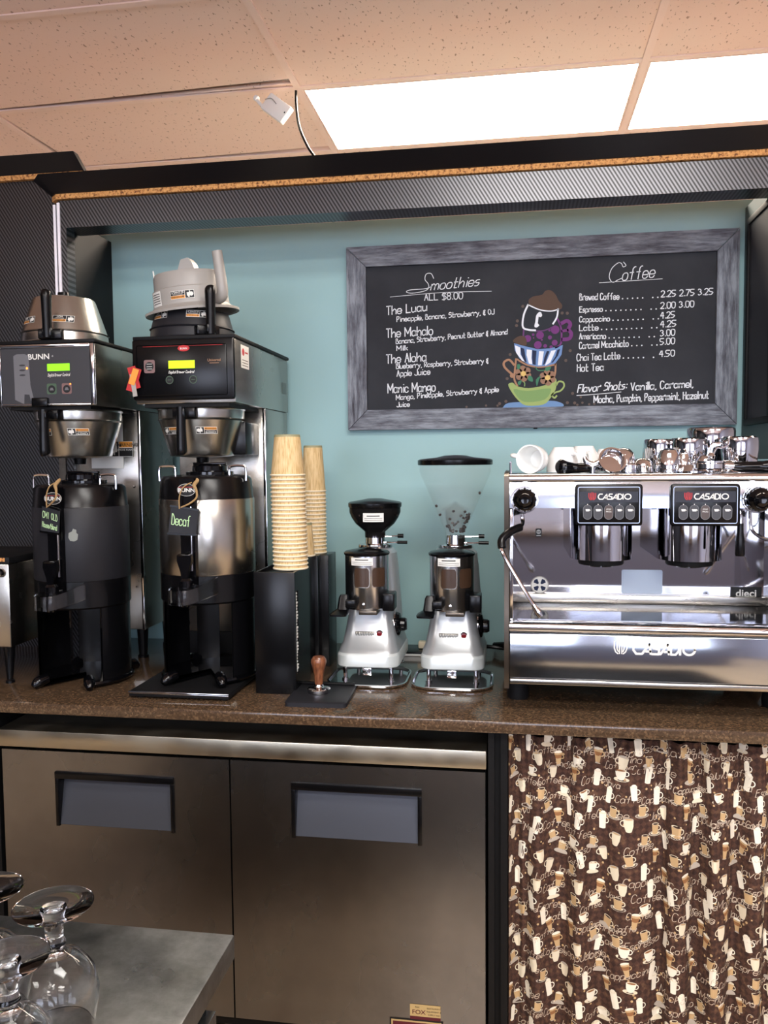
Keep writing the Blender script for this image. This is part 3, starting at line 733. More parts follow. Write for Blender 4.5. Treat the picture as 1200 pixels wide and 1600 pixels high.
for a in (((250, 770), (295, 785), (310, 880), (325, 950), (300, 940), (262, 860)), ((390, 805), (440, 815), (430, 930), (430, 985), (395, 975), (388, 900)), ((560, 820), (590, 825), (540, 970), (515, 990), (530, 900)), ((680, 812), (715, 800), (690, 880), (630, 960), (610, 965), (660, 890))): st.append(('h', 'c_navy', D(*a), .0006))
dr('drawn_cup', [('h', 'c_blue', D((175, 715), (300, 755), (450, 795), (600, 790), (745, 755), (730, 870), (660, 970), (560, 1000), (450, 1005), (340, 975), (240, 900), (185, 800)), .0004)] + st)['label'] = 'blue and white striped chalk cup'
dots = [('c', 'c_purple2', Dc(a, b, r), .0003) for a, b, r in ((335, 665, 42), (480, 630, 45), (595, 660, 24), (655, 570, 50), (455, 745, 45), (650, 725, 34), (540, 760, 22), (400, 620, 16), (590, 575, 14), (405, 660, 9), (610, 775, 20), (500, 685, 12))]
dr('drawn_cup', [('h', 'c_dark', D((285, 560), (450, 580), (620, 540), (690, 440), (730, 520), (720, 740), (660, 785), (520, 792), (330, 755), (285, 640)), 0)] + dots +
   [('l', 'c_purple', D((290, 560), (285, 640), (290, 700)), .0004, .005), ('l', 'c_purple2', D((680, 440), (715, 520), (730, 620), (720, 740), (660, 785)), .0004, .005),
    ('l', 'c_purple2', D((725, 500), (790, 470), (830, 510), (810, 570), (840, 620), (820, 680), (740, 690)), .0004, .011), ('l', 'c_purple2', D((735, 590), (800, 580)), .0004, .008), ('l', 'c_purple', D((430, 580), (530, 575), (620, 540)), .0004, .004)])['label'] = 'purple spotted chalk cup'
dr('drawn_cup', [('h', 'c_dark', D((340, 260), (470, 330), (600, 350), (690, 325), (640, 500), (540, 560), (430, 570), (290, 530), (275, 430)), .0002), ('l', 'c_white', D((340, 262), (290, 380), (278, 520), (340, 560), (425, 570)), .0006, .0055), ('l', 'c_white', D((340, 262), (470, 325), (600, 348), (690, 330)), .0006, .0035), ('l', 'c_white', D((688, 325), (675, 420), (630, 500)), .0006, .005),
                 ('l', 'c_white', D((485, 395), (478, 368), (450, 400), (440, 470), (430, 520), (455, 505)), .0008, .008), ('c', 'c_white', Dc(482, 392, 22), .0009), ('c', 'c_white', Dc(442, 515, 20), .0009)])['label'] = 'white outlined chalk cup'
dr('drawn_foam', [('p', 'c_brown', D((345, 210), (400, 165), (500, 150), (540, 105), (600, 100), (660, 155), (690, 220), (735, 280), (725, 325), (690, 330), (600, 350), (470, 330), (370, 275)), .0001)])
dr('drawn_foam', [('p', 'c_brown', D((165, 700), (200, 650), (260, 630), (310, 650), (325, 720), (300, 750)), .0005)])
bn = [('c', 'c_grey', Dc(a, b, 18), 0) for a, b in ((278, 278), (215, 450), (205, 505), (735, 375), (795, 380), (830, 825), (780, 940), (130, 850), (95, 1140), (80, 1415), (860, 1335), (800, 1445), (885, 1450), (5, 1440))]
bn += [('c', 'c_grey', (x, z, .0035), 0) for x, z in ((-.145, 1.672), (-.085, 1.675), (-.05, 1.674), (.19, 1.672), (.205, 1.678), (.225, 1.673), (.24, 1.674), (.2, 1.695))]
for b_ in bn: dr('drawn_bean', [b_])
g = G('black_matte'); g.box(-.006, .006, .006, .02, -.004, .004, .002); g.build('wall_clip', cb)

# ================================================================== COFFEE MACHINES
def sticker_warn(g, f, u, v, w=.056, h=.018, flip=False, w2='SLOWLY', L=0, mi=(0, 1, 2)):
    # white border, black pictogram left, orange WARNING top right, black text below. mats: white, black, orange
    s = -1 if flip else 1
    def ff(a, b, l): return f(u + s * a, v + s * b, l)
    W_, K_, O_ = mi
    g.rect(ff, -w / 2, w / 2, -h / 2, h / 2, W_, L, 8)
    g.rect(ff, -w / 2 + .001, -w * .13, -h / 2 + .001, h / 2 - .001, K_, L + .0003, 4)
    g.disc(ff, -w * .38, 0, h * .27, W_, L + .0006, 8); g.rect(ff, -w * .36, -w * .2, -h * .2, h * .22, W_, L + .0005, 2); g.disc(ff, -w * .27, h * .3, h * .12, W_, L + .0006, 6); g.rect(ff, -w * .34, -w * .3, -h * .4, -h * .2, W_, L + .0005, 1)
    g.rect(ff, -w * .11, w / 2 - .001, h * .1, h / 2 - .001, O_, L + .0003, 5)
    g.poly([(-w * .08, h * .16), (-w * .0, h * .16), (-w * .04, h * .42)], ff, K_, L + .0005)
    g.text(ff, 'WARNING', w * .24, h * .16, h * .32, K_, L + .0006, .01)
    g.rect(ff, -w * .11, w / 2 - .001, -h / 2 + .001, h * .06, K_, L + .0003, 5)
    g.text(ff, 'REMOVE FUNNEL', w * .19, -h * .12, h * .17, W_, L + .0006); g.text(ff, w2, w * .19, -h * .42, h * .36, W_, L + .0006, .02, sx=1.15)

def make_funnel(label, loc, inverted=False, hand=0, mt='funnel', hm='black', rt_=.116, rb=.086, H=.128, spin=0, tilt=None, stick=True):
    r = root('brew_funnel', label, 'funnel', loc)
    if tilt: r.rotation_euler = tilt
    S = -1 if inverted else 1          # local z=0 at the wide rim; bowl goes down when upright, up when inverted
    g = G(mt)
    prof = [(rt_ + .002, 0), (rt_ + .004, -.003), (rt_ + .001, -.006), (rt_, -.022), (rt_ - .001, -.028), (rt_ + .0025, -.031), (rt_ - .002, -.034), (rb + .003, -H + .006), (rb, -H), (rb - .012, -H - .003), (.02, -H - .006), (0, -H - .006)]
    inner = [(rt_ - .004, 0), (rt_ - .006, -.03), (rb - .006, -H + .004), (0, -H + .002)]
    g.lathe([(a, S * b) for a, b in inner[::-1]] + [(a, S * b) for a, b in prof], seg=56); g.build('bowl', r)
    g = G('black'); g.lathe([(0, S * (-H - .006)), (.018, S * (-H - .006)), (.016, S * (-H - .022)), (0, S * (-H - .022))], seg=20); g.build('outlet', r)
    # handle: bracket at the rim and a long grip
    g = G(hm); g.m = Matrix.Rotation(hand, 4, 'Z')
    y0 = -rt_
    zc = lambda a: (min(S * a[0], S * a[1]), max(S * a[0], S * a[1]))
    a, b = zc((-.003, -.030)); g.box(-.031, .031, y0 - .020, y0 + .012, a, b, .004)
    a, b = zc((-.006, -.030)); g.box(-.013, .013, y0 - .045, y0 - .018, a, b, .004)
    g.tube([(0, y0 - .034, S * -.004), (0, y0 - .036, S * -.05), (0, y0 - .036, S * -.112), (0, y0 - .035, S * -.122)], [.0125, .012, .014, .012], 14, flat=1.1)
    hd = g.build('handle', r)
    if stick:
        g = G(['paper', 'ink', 'orange']); 
        def rf(v): t = min(max((-S * v - .034) / (H - .04), 0), 1); return rt_ - .002 + (rb + .003 - rt_ + .002) * t
        f = FCYL(rf)
        sticker_warn(g, f, .052, S * -.062, flip=inverted, w2='HOT' if spin else 'SLOWLY'); g.uv = True; g.build('warning_sticker', r)
        g = G(['paper', 'ink', 'orange']); sticker_warn(g, f, -.052 if not inverted else -.058, S * -.062, flip=inverted, w2='HOT'); g.uv = True; g.build('warning_sticker', r)
    return r

# ---- brewer 1 (left): stainless head cantilevered over a column on legs
def brewer(x, label, kind):
    r = root('coffee_brewer', label, 'coffee brewer', (x, 2.05, CT))
    hw = .136
    g = G('steel'); g.box(-hw, hw, .004, .505, .744, .908, .003); g.build('head', r)
    g = G('black_matte'); g.box(-hw - .003, hw + .003, -.003, .51, .9085, .918, .002); g.build('top_cover', r)
    g = G('steel')
    g.box(-hw + .006, hw - .002, .262, .50, .09, .7435, .003)
    g.build('column', r)
    g = G('chrome'); g.box(hw - .009, hw + .0005, .256, .2615, .09, .743, .002); g.build('column_trim', r)
    g = G('black_matte'); g.box(-hw + .02, hw - .02, .01, .25, .735, .7435); g.build('underside', r)
    if kind == 0:
        g = G('chrome'); b = g
        b.box(-hw, -hw + .004, -.004, .0035, .745, .907, .001); b.box(hw - .012, hw, -.004, .0035, .745, .907, .003); b.box(-hw + .004, hw - .012, -.004, .0035, .898, .907, .001); b.box(-hw + .004, hw - .012, -.004, .0035, .745, .750, .001)
        b.build('front_trim', r)
        g = G('panelgrey'); g.box(-hw + .005, hw - .0125, -.0015, .0035, .7505, .8975); pn = g.build('control_panel', r)
        f = FY(0, -.0015, 0)
        g = G('paper'); g.text(f, 'BUNN', -.022, .868, .020, 0, 0, .022, sx=1.12); g.text(f, '®', .018, .873, .006, 0, 0); g.uv = True; g.build('lettering', pn)
        g = G('lcd'); g.rect(f, .002, .066, .836, .855, 0, .0004, 1); g.build('display', pn)
        
        g = G('paper')
        g.hand(f, 'Digital Brewer Control', .003, .822, .0075, .0009, 0, 0, .3, fit=.062)
        g.uv = True; g.build('lettering', pn)
        for k, mt in enumerate(('btngreen', 'btnpink')):
            u = .013 + k * .043
            g = G([mt, 'ink', 'panelpic']); g.rrect(f, u - .014, u + .014, .775, .803, .004, 0, .0004); g.disc(f, u, .788, .0105, 1, .0006, 18); g.poly([(u - .006, .785), (u + .006, .785), (u + .003, .792), (u - .003, .792)], f, 2, .0008); g.build('button', pn)
        g = G('led'); g.disc(f, .067, .801, .0022, 0, .001, 8); g.disc(f, -.056, .845, .003, 0, .0012, 10); g.build('indicator', pn)
        g = G(['panelpic', 'panelgrey'])         # printed picture of a dispenser
        g.poly([(-.095, .878), (-.085, .883), (-.062, .883), (-.051, .877), (-.048, .80), (-.040, .765), (-.048, .758), (-.052, .775), (-.066, .776), (-.068, .750), (-.094, .762), (-.094, .80)], f, 0, .0003)
        for z in (.853, .840, .827): g.disc(f, -.070, z, .009, 1, .0005, 10, .0025)
        g.ribbon([(-.064 + .016 * cos(a), .808 + .005 * sin(a)) for a in [k * pi / 8 for k in range(17)]], .0015, f, 0, .0006); g.build('dispenser_picture', pn)
        g = G('black'); g.box(-.042, .004, -.012, .0, .742, .766, .003); g.build('funnel_latch', r)
        legs = True
    else:
        g = G('black'); g.box(-hw - .002, hw + .002, -.012, .0035, .752, .909, .006); g.build('front_bezel', r)
        pn = None
        g = G('black'); g.box(-hw + .012, hw - .016, -.0155, -.0115, .762, .893, .004); pn = g.build('control_panel', r)
        f = FY(0, -.0155, 0)
        g = G('red'); g.rect(f, -.105, .110, .8890, .8898, 0, .0002, 1); g.disc(f, .006, .883, .016, 0, .0004, 20, .008); g.build('brand_badge', pn)
        g = G('paper'); g.text(f, 'BUNN', .006, .880, .007, 0, .0006, .02); g.uv = True; g.build('lettering', pn)
        g = G('lcd2'); g.rect(f, -.036, .035, .832, .852, 0, .0004, 1); g.build('display', pn)
        
        g = G('paper'); g.hand(f, 'Digital Brewer Control', -.036, .820, .0062, .0010, 0, .0003, .3, fit=.068); g.uv = True; g.build('lettering', pn)
        g = G('c_tan'); g.text(f, 'Universal', .087, .848, .0095, 0, .0003, .01); g.rect(f, .075, .10, .843, .8445, 0, .0003, 1); g.uv = True; g.build('lettering', pn)
        g = G(['btnpink', 'ink', 'paper']); g.rrect(f, -.103, -.073, .822, .856, .005, 0, .0004); g.disc(f, -.088, .839, .0115, 1, .0006, 18); g.rect(f, -.0955, -.0805, .8445, .8455, 2, .0008, 1); g.rect(f, -.0955, -.0805, .838, .839, 2, .0008, 1); g.rect(f, -.0955, -.0805, .832, .833, 2, .0008, 1); g.build('button', pn)
        for u in (-.034, .030):
            g = G(['btngreen', 'ink']); g.disc(f, u, .803, .0105, 0, .0004, 20); g.disc(f, u, .803, .0088, 1, .0006, 20); g.text(f, '', u, .8015, .005, 0, .0008); g.rect(f, u - .005, u + .005, .8022, .8038, 0, .0008, 1); g.build('button', pn)
        # side sticker
        f2 = lambda u, v, l: (hw + .0006 + l, u, v)
        g = G(['paper', 'red', 'c_grey']); g.rect(f2, .05, .115, .838, .898, 0, 0, 1); g.disc(f2, .068, .880, .010, 1, .0003, 14); g.rect(f2, .082, .106, .878, .882, 1, .0003, 1)
        for k in range(3): g.rect(f2, .058, .107, .858 - k * .007, .860 - k * .007, 2, .0003, 1)
        g.uv = True; g.build('service_sticker', r)
        g = G(['steel_dark']); 
        for k in range(8): g.rect(f2, .44 + k * .006, .443 + k * .006, .80, .835, 0, 0, 1)
        g.build('vent_slots', r)
    return r
b1 = brewer(-1.227, 'left stainless brewer with grey control panel and green display', 0)
for sx, sy in ((-1, .29), (1, .29), (-1, .47), (1, .47)):
    g = G('black'); g.cyl((sx * .112, sy, .0), (sx * .112, sy, .09), .012, .017, 14); g.lathe([(0, 0), (.016, 0), (.016, .006), (.012, .01)], (sx * .112, sy, 0), 14); g.build('leg', b1)
g = G(['paper', 'ink', 'orange']); f = FY(.028, .258, .675); g.rect(f, -.05, .052, -.1, .055, 0, -.003, 1); g.uv = True; g.build('column_plate', b1)['label'] = 'pale plate on the column'
g = G(['paper', 'ink', 'orange']); sticker_warn(g, FY(.078, .2545, .632), 0, 0, .07, .045, w2=''); g.uv = True; g.build('warning_sticker', b1)
g = G('chrome'); 
for z in (.52, .22): g.lathe([(0, -.004), (.003, -.003), (.004, 0)], (.112, .259, z), 10, axis=(0, 1, 0))
g.build('screws', b1)['kind'] = 'stuff'
b2 = brewer(-.843, 'right brewer with black front panel and bright lime display', 1)
g = G(['black_matte', 'chrome']); g.box(-.112, .150, -.135, .50, .006, .020, .003); g.box(-.112, .150, -.1375, -.134, .014, .0205, .001, 1)
g.build('base_plate', b2)
for sx, sy in ((-.09, -.11), (.13, -.11), (-.09, .45), (.13, .45)):
    g = G('black_matte'); g.cyl((sx, sy, 0), (sx, sy, .006), .012, .012, 12); g.build('foot', b2)
g = G('black_matte'); g.box(-.12, .12, .27, .50, .0205, .089, .003); g.build('pedestal', b2)
g = G('black'); g.box(.02, .115, .14, .26, .61, .70, .004); g.build('faucet_housing', b2)
# tags hanging on the corner of the right brewer
tr = root('hanging_tag', 'small red and orange warning tags on the left corner of the black brewer panel', 'tag', (-.972, 2.03, CT + .84))
for k, (a, mt, z, w_, h_) in enumerate((( -14, 'red', .0, .022, .058), (18, 'red', -.002, .026, .062), (-8, 'greyplastic', -.02, .012, .058), (20, 'orange', -.004, .017, .042))):
    g = G([mt]); g.m = Matrix.Rotation(R_(a), 4, 'Y') ; g.box(-w_ / 2 + (.012 if k in (1, 3) else -.006), w_ / 2 + (.012 if k in (1, 3) else -.006), -.004 - .0015 * k, -.003 - .0015 * k, z - h_, z, .0)
    g.build('tag_leaf', tr)['label'] = ['red tag', 'wide red tag', 'grey tag', 'orange tag'][k]

make_funnel('steel brew funnel installed under the left brewer', (-1.2155, 2.185, CT + .738), hand=R_(-6))
make_funnel('steel brew funnel installed under the black-fronted brewer', (-.851, 2.185, CT + .737), hand=R_(1))
make_funnel('steel brew funnel upside down on top of the left brewer', (-1.249, 2.185, CT + .9185), inverted=True, hand=R_(13), rb=.082, spin=1)
make_funnel('black brew funnel upside down on top of the right brewer', (-.872, 2.185, CT + .9185), inverted=True, hand=R_(40), mt='dark', rt_=.112, rb=.098, H=.075, spin=0)
# tilted grey plastic funnel on top of the black one
gf = root('brew_funnel', 'grey plastic brew funnel tilted on top of the black funnel', 'funnel', (-.868, 2.185, CT + .985))
gf.rotation_euler = (R_(4), R_(-5), 0)
g = G('greyplastic')
g.lathe([(.118, .012), (.126, .010), (.127, .016), (.108, .024), (.102, .03), (.100, .072), (.095, .075), (.094, .108), (.090, .116), (.05, .122), (.0, .123)], seg=48); g.lathe([(.0, .105), (.08, .10), (.096, .03), (.118, .012)], seg=48)
g.build('bowl', gf)
g = G('greyplastic'); g.prism([(-.055, .119), (-.02, .130), (-.008, .155), (.012, .158), (.022, .145), (.030, .119)], -.02, .02, 'xz'); g.build('outlet', gf)
g = G('greyplastic'); g.m = Matrix.Rotation(R_(58), 4, 'Z'); g.tube([(0, -.10, .035), (0, -.125, .034), (0, -.136, .05), (0, -.136, .10), (0, -.134, .152)], [.013, .015, .0155, .0145, .0135], 14); g.build('handle', gf)
g = G('paper'); g.cyl((-.088, -.02, .075), (-.090, -.02, .135), .003, .0018, 8); g.build('spout_pin', gf)
g = G(['paper', 'ink', 'orange']); f = FCYL(lambda v: .102); sticker_warn(g, f, .015, .050, .064, .021, flip=True); g.uv = True; g.build('warning_sticker', gf)
g = G(['paper', 'ink']); g.rect(f, -.095, -.050, .030, .068, 0, 0, 8)
for k in range(5): g.rect(f, -.091, -.054, .036 + k * .006, .038 + k * .006, 1, .0004, 6)
g.uv = True; g.build('data_label', gf)

# ---- insulated coffee servers
def server(label, x, y, band, sign_lines, z=CT, zs=1.0, blotch=False):
    r = root('thermal_server', label, 'coffee server', (x, y, z)); R0 = .124
    g = G('black'); g.lathe([(R0 - .004, .21), (R0, .215), (R0, .283), (R0 - .001, .284)], seg=56); g.lathe([(0, .21), (R0 - .004, .21)], seg=56)
    g.build('lower_body', r)
    g = G(band); g.lathe([(R0 - .001, .284), (R0, .286), (R0, .474), (R0 - .001, .476)], seg=56); g.build('body_band', r)
    g = G('black'); g.lathe([(R0 - .001, .476), (R0 - .002, .479), (R0 - .006, .526), (R0 - .012, .534), (R0 - .05, .538), (0, .538)], seg=56); g.build('collar', r)
    g = G('black_gloss'); g.lathe([(.062, .538), (.062, .545), (.046, .548), (.045, .560), (.041, .564), (.028, .564), (.026, .558), (0, .556)], (0.01, 0, 0), seg=32)
    g.box(-.035, .055, -.006, .006, .563, .570, .002); g.build('lid', r)
    # stand: two side walls, back post, ring base with feet
    g = G('black')
    for a in (180, 0):
        g.lathe([(R0 - .004, .012), (R0 - .004, .21), (R0 - .010, .21), (R0 - .010, .012), (R0 - .004, .012)], seg=16, a0=R_(a - 40 if a else -40), a1=R_(a + 40 if a else 40)); g.build('stand_wall', r); g = G('black')
    g.lathe([(R0 - .004, .012), (R0 - .004, .21), (R0 - .010, .21), (R0 - .010, .012), (R0 - .004, .012)], seg=8, a0=R_(98), a1=R_(128))
    g.build('stand_wall', r)
    g = G('black_gloss'); g.lathe([(0, .006), (R0, .006), (R0 + .004, .012), (R0 + .002, .018), (R0 - .012, .020), (.0, .018)], seg=48, a0=R_(-60), a1=R_(240)); g.build('base_ring', r)
    for a in (-122, -58, 50, 130):
        g = G('black_gloss'); ca, sa = cos(R_(a)), sin(R_(a)); g.tube([(ca * (R0 - .012), sa * (R0 - .012), .024), (ca * (R0 + .012), sa * (R0 + .012), .018), (ca * (R0 + .026), sa * (R0 + .026), .008)], [.014, .015, .008], 12); g.build('foot', r)
    # front channel with sight tube
    g = G('black_gloss'); g.prism([(-.021, -R0 + .003), (-.019, -R0 - .012), (.019, -R0 - .012), (.021, -R0 + .003)], .25, .530, 'xy'); g.build('front_channel', r)
    g = G('twine'); g.mats = [M['chrome']]; g.cyl((.010, -R0 - .0128, .30), (.010, -R0 - .0128, .46), .0028, seg=8); g.build('sight_tube', r)
    # logo oval
    f = FY(0, -R0 - .0128, 0)
    g = G(['ink', 'red', 'paper']); g.disc(f, 0, .502, .024, 2, .0000, 24, .0155); g.disc(f, 0, .502, .0232, 0, .0003, 24, .0147); g.rect(f, -.021, .021, .5085, .5095, 1, .0006, 1); g.text(f, 'BUNN', 0, .497, .0135, 2, .0008, .025, sx=1.15); g.uv = True; g.build('logo_badge', r)
    # faucet
    g = G('black_gloss'); g.tube([(0, -R0 - .005, .255), (0, -R0 - .03, .255), (0, -R0 - .038, .235), (0, -R0 - .038, .215)], [.017, .016, .014, .012], 14); g.lathe([(0, .255), (.0165, .255), (.0165, .278), (.012, .284), (0, .284)], (0, -R0 - .032, 0), 18); g.build('faucet', r)
    g = G('black_gloss'); g.prism([(-.008, .284), (-.010, .30), (-.019, .328), (-.018, .342), (.018, .342), (.019, .328), (.010, .30), (.008, .284)], -R0 - .040, -R0 - .026, 'xz'); g.box(-.016, .016, -R0 - .042, -R0 - .022, .338, .345, .003); g.build('faucet_handle', r)
    # clear splash guard
    pts = catmull([(.066, -R0 + .012, 0), (.050, -R0 - .012, 0), (.030, -R0 - .044, 0), (.0, -R0 - .072, 0), (-.032, -R0 - .058, 0), (-.040, -R0 - .03, 0), (-.03, -R0 - .006, 0)], 6)
    g = G('acrylic'); vs = []; n = len(pts)
    for i, p in enumerate(pts):
        t = i / (n - 1); a = pts[max(i - 1, 0)]; b = pts[min(i + 1, n - 1)]; d = (b - a).normalized(); nx, ny = -d.y * .0026, d.x * .0026
        z0 = .222 + .018 * max(0, 1 - t * 2.4); z1 = z0 + .036 + .006 * max(0, 1 - t * 3)
        vs += [(p.x - nx, p.y - ny, z0), (p.x + nx, p.y + ny, z0), (p.x + nx, p.y + ny, z1), (p.x - nx, p.y - ny, z1)]
    fs_ = [(4 * i + a, 4 * i + (a + 1) % 4, 4 * i + 4 + (a + 1) % 4, 4 * i + 4 + a) for i in range(n - 1) for a in range(4)] + [(0, 1, 2, 3), (4 * n - 4, 4 * n - 1, 4 * n - 2, 4 * n - 3)]
    g.add(vs, fs_); g.build('splash_guard', r)
    # wire carrying handles
    for s in (-1, 1):
        g = G('chrome'); x0 = s * (R0 - .022)
        g.tube([(x0 - .028 if s > 0 else x0 + .028, -.03, .532), (x0 - .028 if s > 0 else x0 + .028, -.03, .553), (x0 - s * .020, -.03, .560), (x0 + s * .008, -.03, .560), (x0 + s * .016, -.03, .553), (x0 + s * .016, -.03, .522)], .0032, 8, sm=3); g.build('carry_handle', r)
    if blotch:
        g = G('c_grey'); g.mats = [P('scuffed_patch', (128, 132, 126), .6)]; g.poly([(u, v) for u, v in ((.030, .40), (.034, .392), (.044, .390), (.052, .394), (.054, .408), (.050, .412), (.050, .420), (.042, .423), (.039, .416), (.031, .412))], FCYL(R0)); g.uv = True; g.build('worn_patch', r)
    return r
def tag_sign(label, x, y, z, lines, rz=4):
    r = root('hanging_sign', label, 'sign', (x, y, z)); r.rotation_euler = (0, R_(6), R_(rz))
    g = G('ink'); g.mats = [M['slate']]; g.prism([(-.036, -.034), (.034, -.030), (.036, .032), (-.034, .036)], 0, .004); bd = g.build('board', r)
    g = G('black'); 
    g.prism([(-.037, .033), (.037, .029), (.037, .034), (-.036, .038)], -.0015, .005); g.prism([(-.038, -.037), (.036, -.033), (.036, -.028), (-.038, -.032)], -.0015, .005); g.build('rim', r)
    for k, (st, v, cap, mt, fit) in enumerate(lines):
        g = G(mt); g.hand(FY(0, 0, 0), st, -.029, v, cap, .0020, 0, .0002, 0, fit=fit, rise=-.04); g.uv = True; g.build('lettering', r)
    g = G('twine'); g.tube([(-.012, -.001, .030), (-.014, -.002, .06), (-.006, .0, .085), (.012, .006, .098)], .0016, 6); g.tube([(-.008, -.002, .034), (.014, -.006, .046), (.030, -.006, .062), (.028, -.004, .080), (.021, -.002, .092), (.026, .004, .104), (.022, .010, .108)], [.0018, .0022, .0024, .003, .005, .0045, .002], 8); g.build('twine', r)
    return r
server('black thermal coffee server with dark grey band below the left brewer', -1.162, 2.085, 'dark', None, blotch=True)
server('thermal coffee server with brushed steel band standing on the brewer tray', -.803, 2.085, 'steel', None, z=CT + .0205)
tag_sign('small chalk tag on the dark-banded server lettered CMI GOLD', -1.168, 1.9400, CT + .447, [('CMI GOLD', .004, .016, 'chalkg', .060), ('House/blend', -.020, .013, 'chalkg', .060)], rz=-24)
tag_sign('small chalk tag on the steel-banded server lettered Decaf', -.810, 1.9400, CT + .445, [('Decaf', -.010, .026, 'chalkg', .046)])

# ---- steel box at the left edge on tapered legs
lb = root('hot_water_unit', 'stainless box on tapered black legs at the left edge', 'machine', (-1.46, 2.0, CT))
g = G('steel'); g.box(-.12, .133, 0, .26, .100, .325, .004); g.build('body', lb)
g = G('black_matte'); g.box(-.123, .137, -.004, .27, .326, .344, .003); g.build('lid', lb)
g = G('osb'); g.box(-.12, .125, -.0052, -.0042, .332, .342); g.build('lid_strip', lb)
g = G('chrome'); g.lathe([(0, -.018), (.010, -.017), (.012, -.008), (.007, 0)], (.112, 0, .302), 16, axis=(0, 1, 0)); g.build('knob', lb)
for sx in (-.10, .112):
    for sy in (.02, .23):
        g = G('black'); g.lathe([(0, 0), (.012, 0), (.012, .006), (.008, .010), (.0095, .025), (.017, .1), (0, .1)], (sx, sy, 0), 16); g.build('leg', lb)

# ---- black organizers and the cups
ob = root('napkin_dispenser', 'tall black box with napkins showing at its side slot, front of the cup stacks', 'box', (-.598, 2.0, CT))
g = G('black'); g.box(-.053, .053, 0, .006, 0, .312, .001); g.box(-.053, -.047, .006, .15, 0, .312, .001); g.box(-.047, .047, .144, .15, 0, .312); g.box(-.047, .047, .006, .144, 0, .006); g.box(-.047, .047, .006, .144, .296, .302)
g.box(.047, .053, .035, .15, 0, .312); g.box(.047, .053, .006, .012, 0, .312); g.box(.047, .053, .012, .035, 0, .05); g.box(.047, .053, .012, .035, .262, .312); g.build('case', ob)
for k in range(26):
    zz = .052 + k * .008; g = G('paper'); g.box(-.04, .050 + .003 * random.random(), .014, .032, zz, zz + .0055, .0008, seg=1); g.build('napkin', ob)
oc = root('cup_organizer', 'black stepped organizer behind the napkin box holding cup stacks', 'organizer', (-.565, 2.15, CT))
g = G('black'); g.box(-.045, .010, .005, .10, 0, .330, .002); g.build('compartment', oc)
g = G('black'); g.box(-.045, .020, .101, .14, 0, .325, .002); g.build('compartment', oc)
g = G('black'); g.box(-.05, .042, .141, .24, 0, .322, .002)
for k in range(28): g.box(.0405, .0435, .136, .141, .02 + k * .0105, .026 + k * .0105)
g.build('compartment', oc)
def cup_mesh(r, h, tag_):
    g = G(['cup', 'cuprim', 'cupfoot']); rt2 = r * .70
    g.lathe([(r * .93, .0), (r * .935, .003), (rt2 + .001, h - .006)], seg=32, mi=0); g.lathe([(rt2 + .001, h - .006), (rt2, h), (rt2 - .002, h)], seg=32, mi=2); g.lathe([(rt2 - .002, h), (rt2 - .003, h - .006), (0, h - .006)], seg=32, mi=1)
    tr_ = .0026; cc = [(r - tr_ + tr_ * cos(a), .0028 + tr_ * sin(a)) for a in [k * pi / 3 for k in range(7)]]; g.lathe(cc, seg=32, mi=1)
    return g
ORD = 'second third fourth fifth sixth seventh eighth ninth tenth eleventh twelfth thirteenth fourteenth fifteenth sixteenth seventeenth eighteenth nineteenth twentieth twenty-first twenty-second lowest'.split()
def cup_stack(x, y, z, r, h, n, pitch, lean, lab_top, lab_rest, group):
    first = None
    for k in range(n):
        if first is None: o = cup_mesh(r, h, '').build('paper_cup', None); first = o
        else: o = first.copy(); COL.objects.link(o)
        o.location = (x + lean * k, y, z + k * pitch); o.rotation_euler = (0, R_(.0), random.uniform(0, 6.28))
        tag(o, lab_top if k == n - 1 else ORD[n - 2 - k] + ' ' + lab_rest, 'paper cup', group)
cup_stack(-.5735, 2.072, CT + .3125, .0465, .106, 23, .01095, -.00018, 'topmost wood-print paper cup of the tall front stack', 'upside-down paper cup from the top of the tall front stack', 'paper cups in the front stack')
cup_stack(-.577, 2.345, CT + .3225, .0375, .134, 17, .0112, 0, 'topmost wood-print paper cup of the rear stack', 'upside-down paper cup from the top of the shorter rear stack', 'paper cups in the rear stack')
o = cup_mesh(.033, .092, '').build('paper_cup'); o.location = (-.572, 2.20, CT + .3305); tag(o, 'single small paper cup between the two tall stacks', 'paper cup')

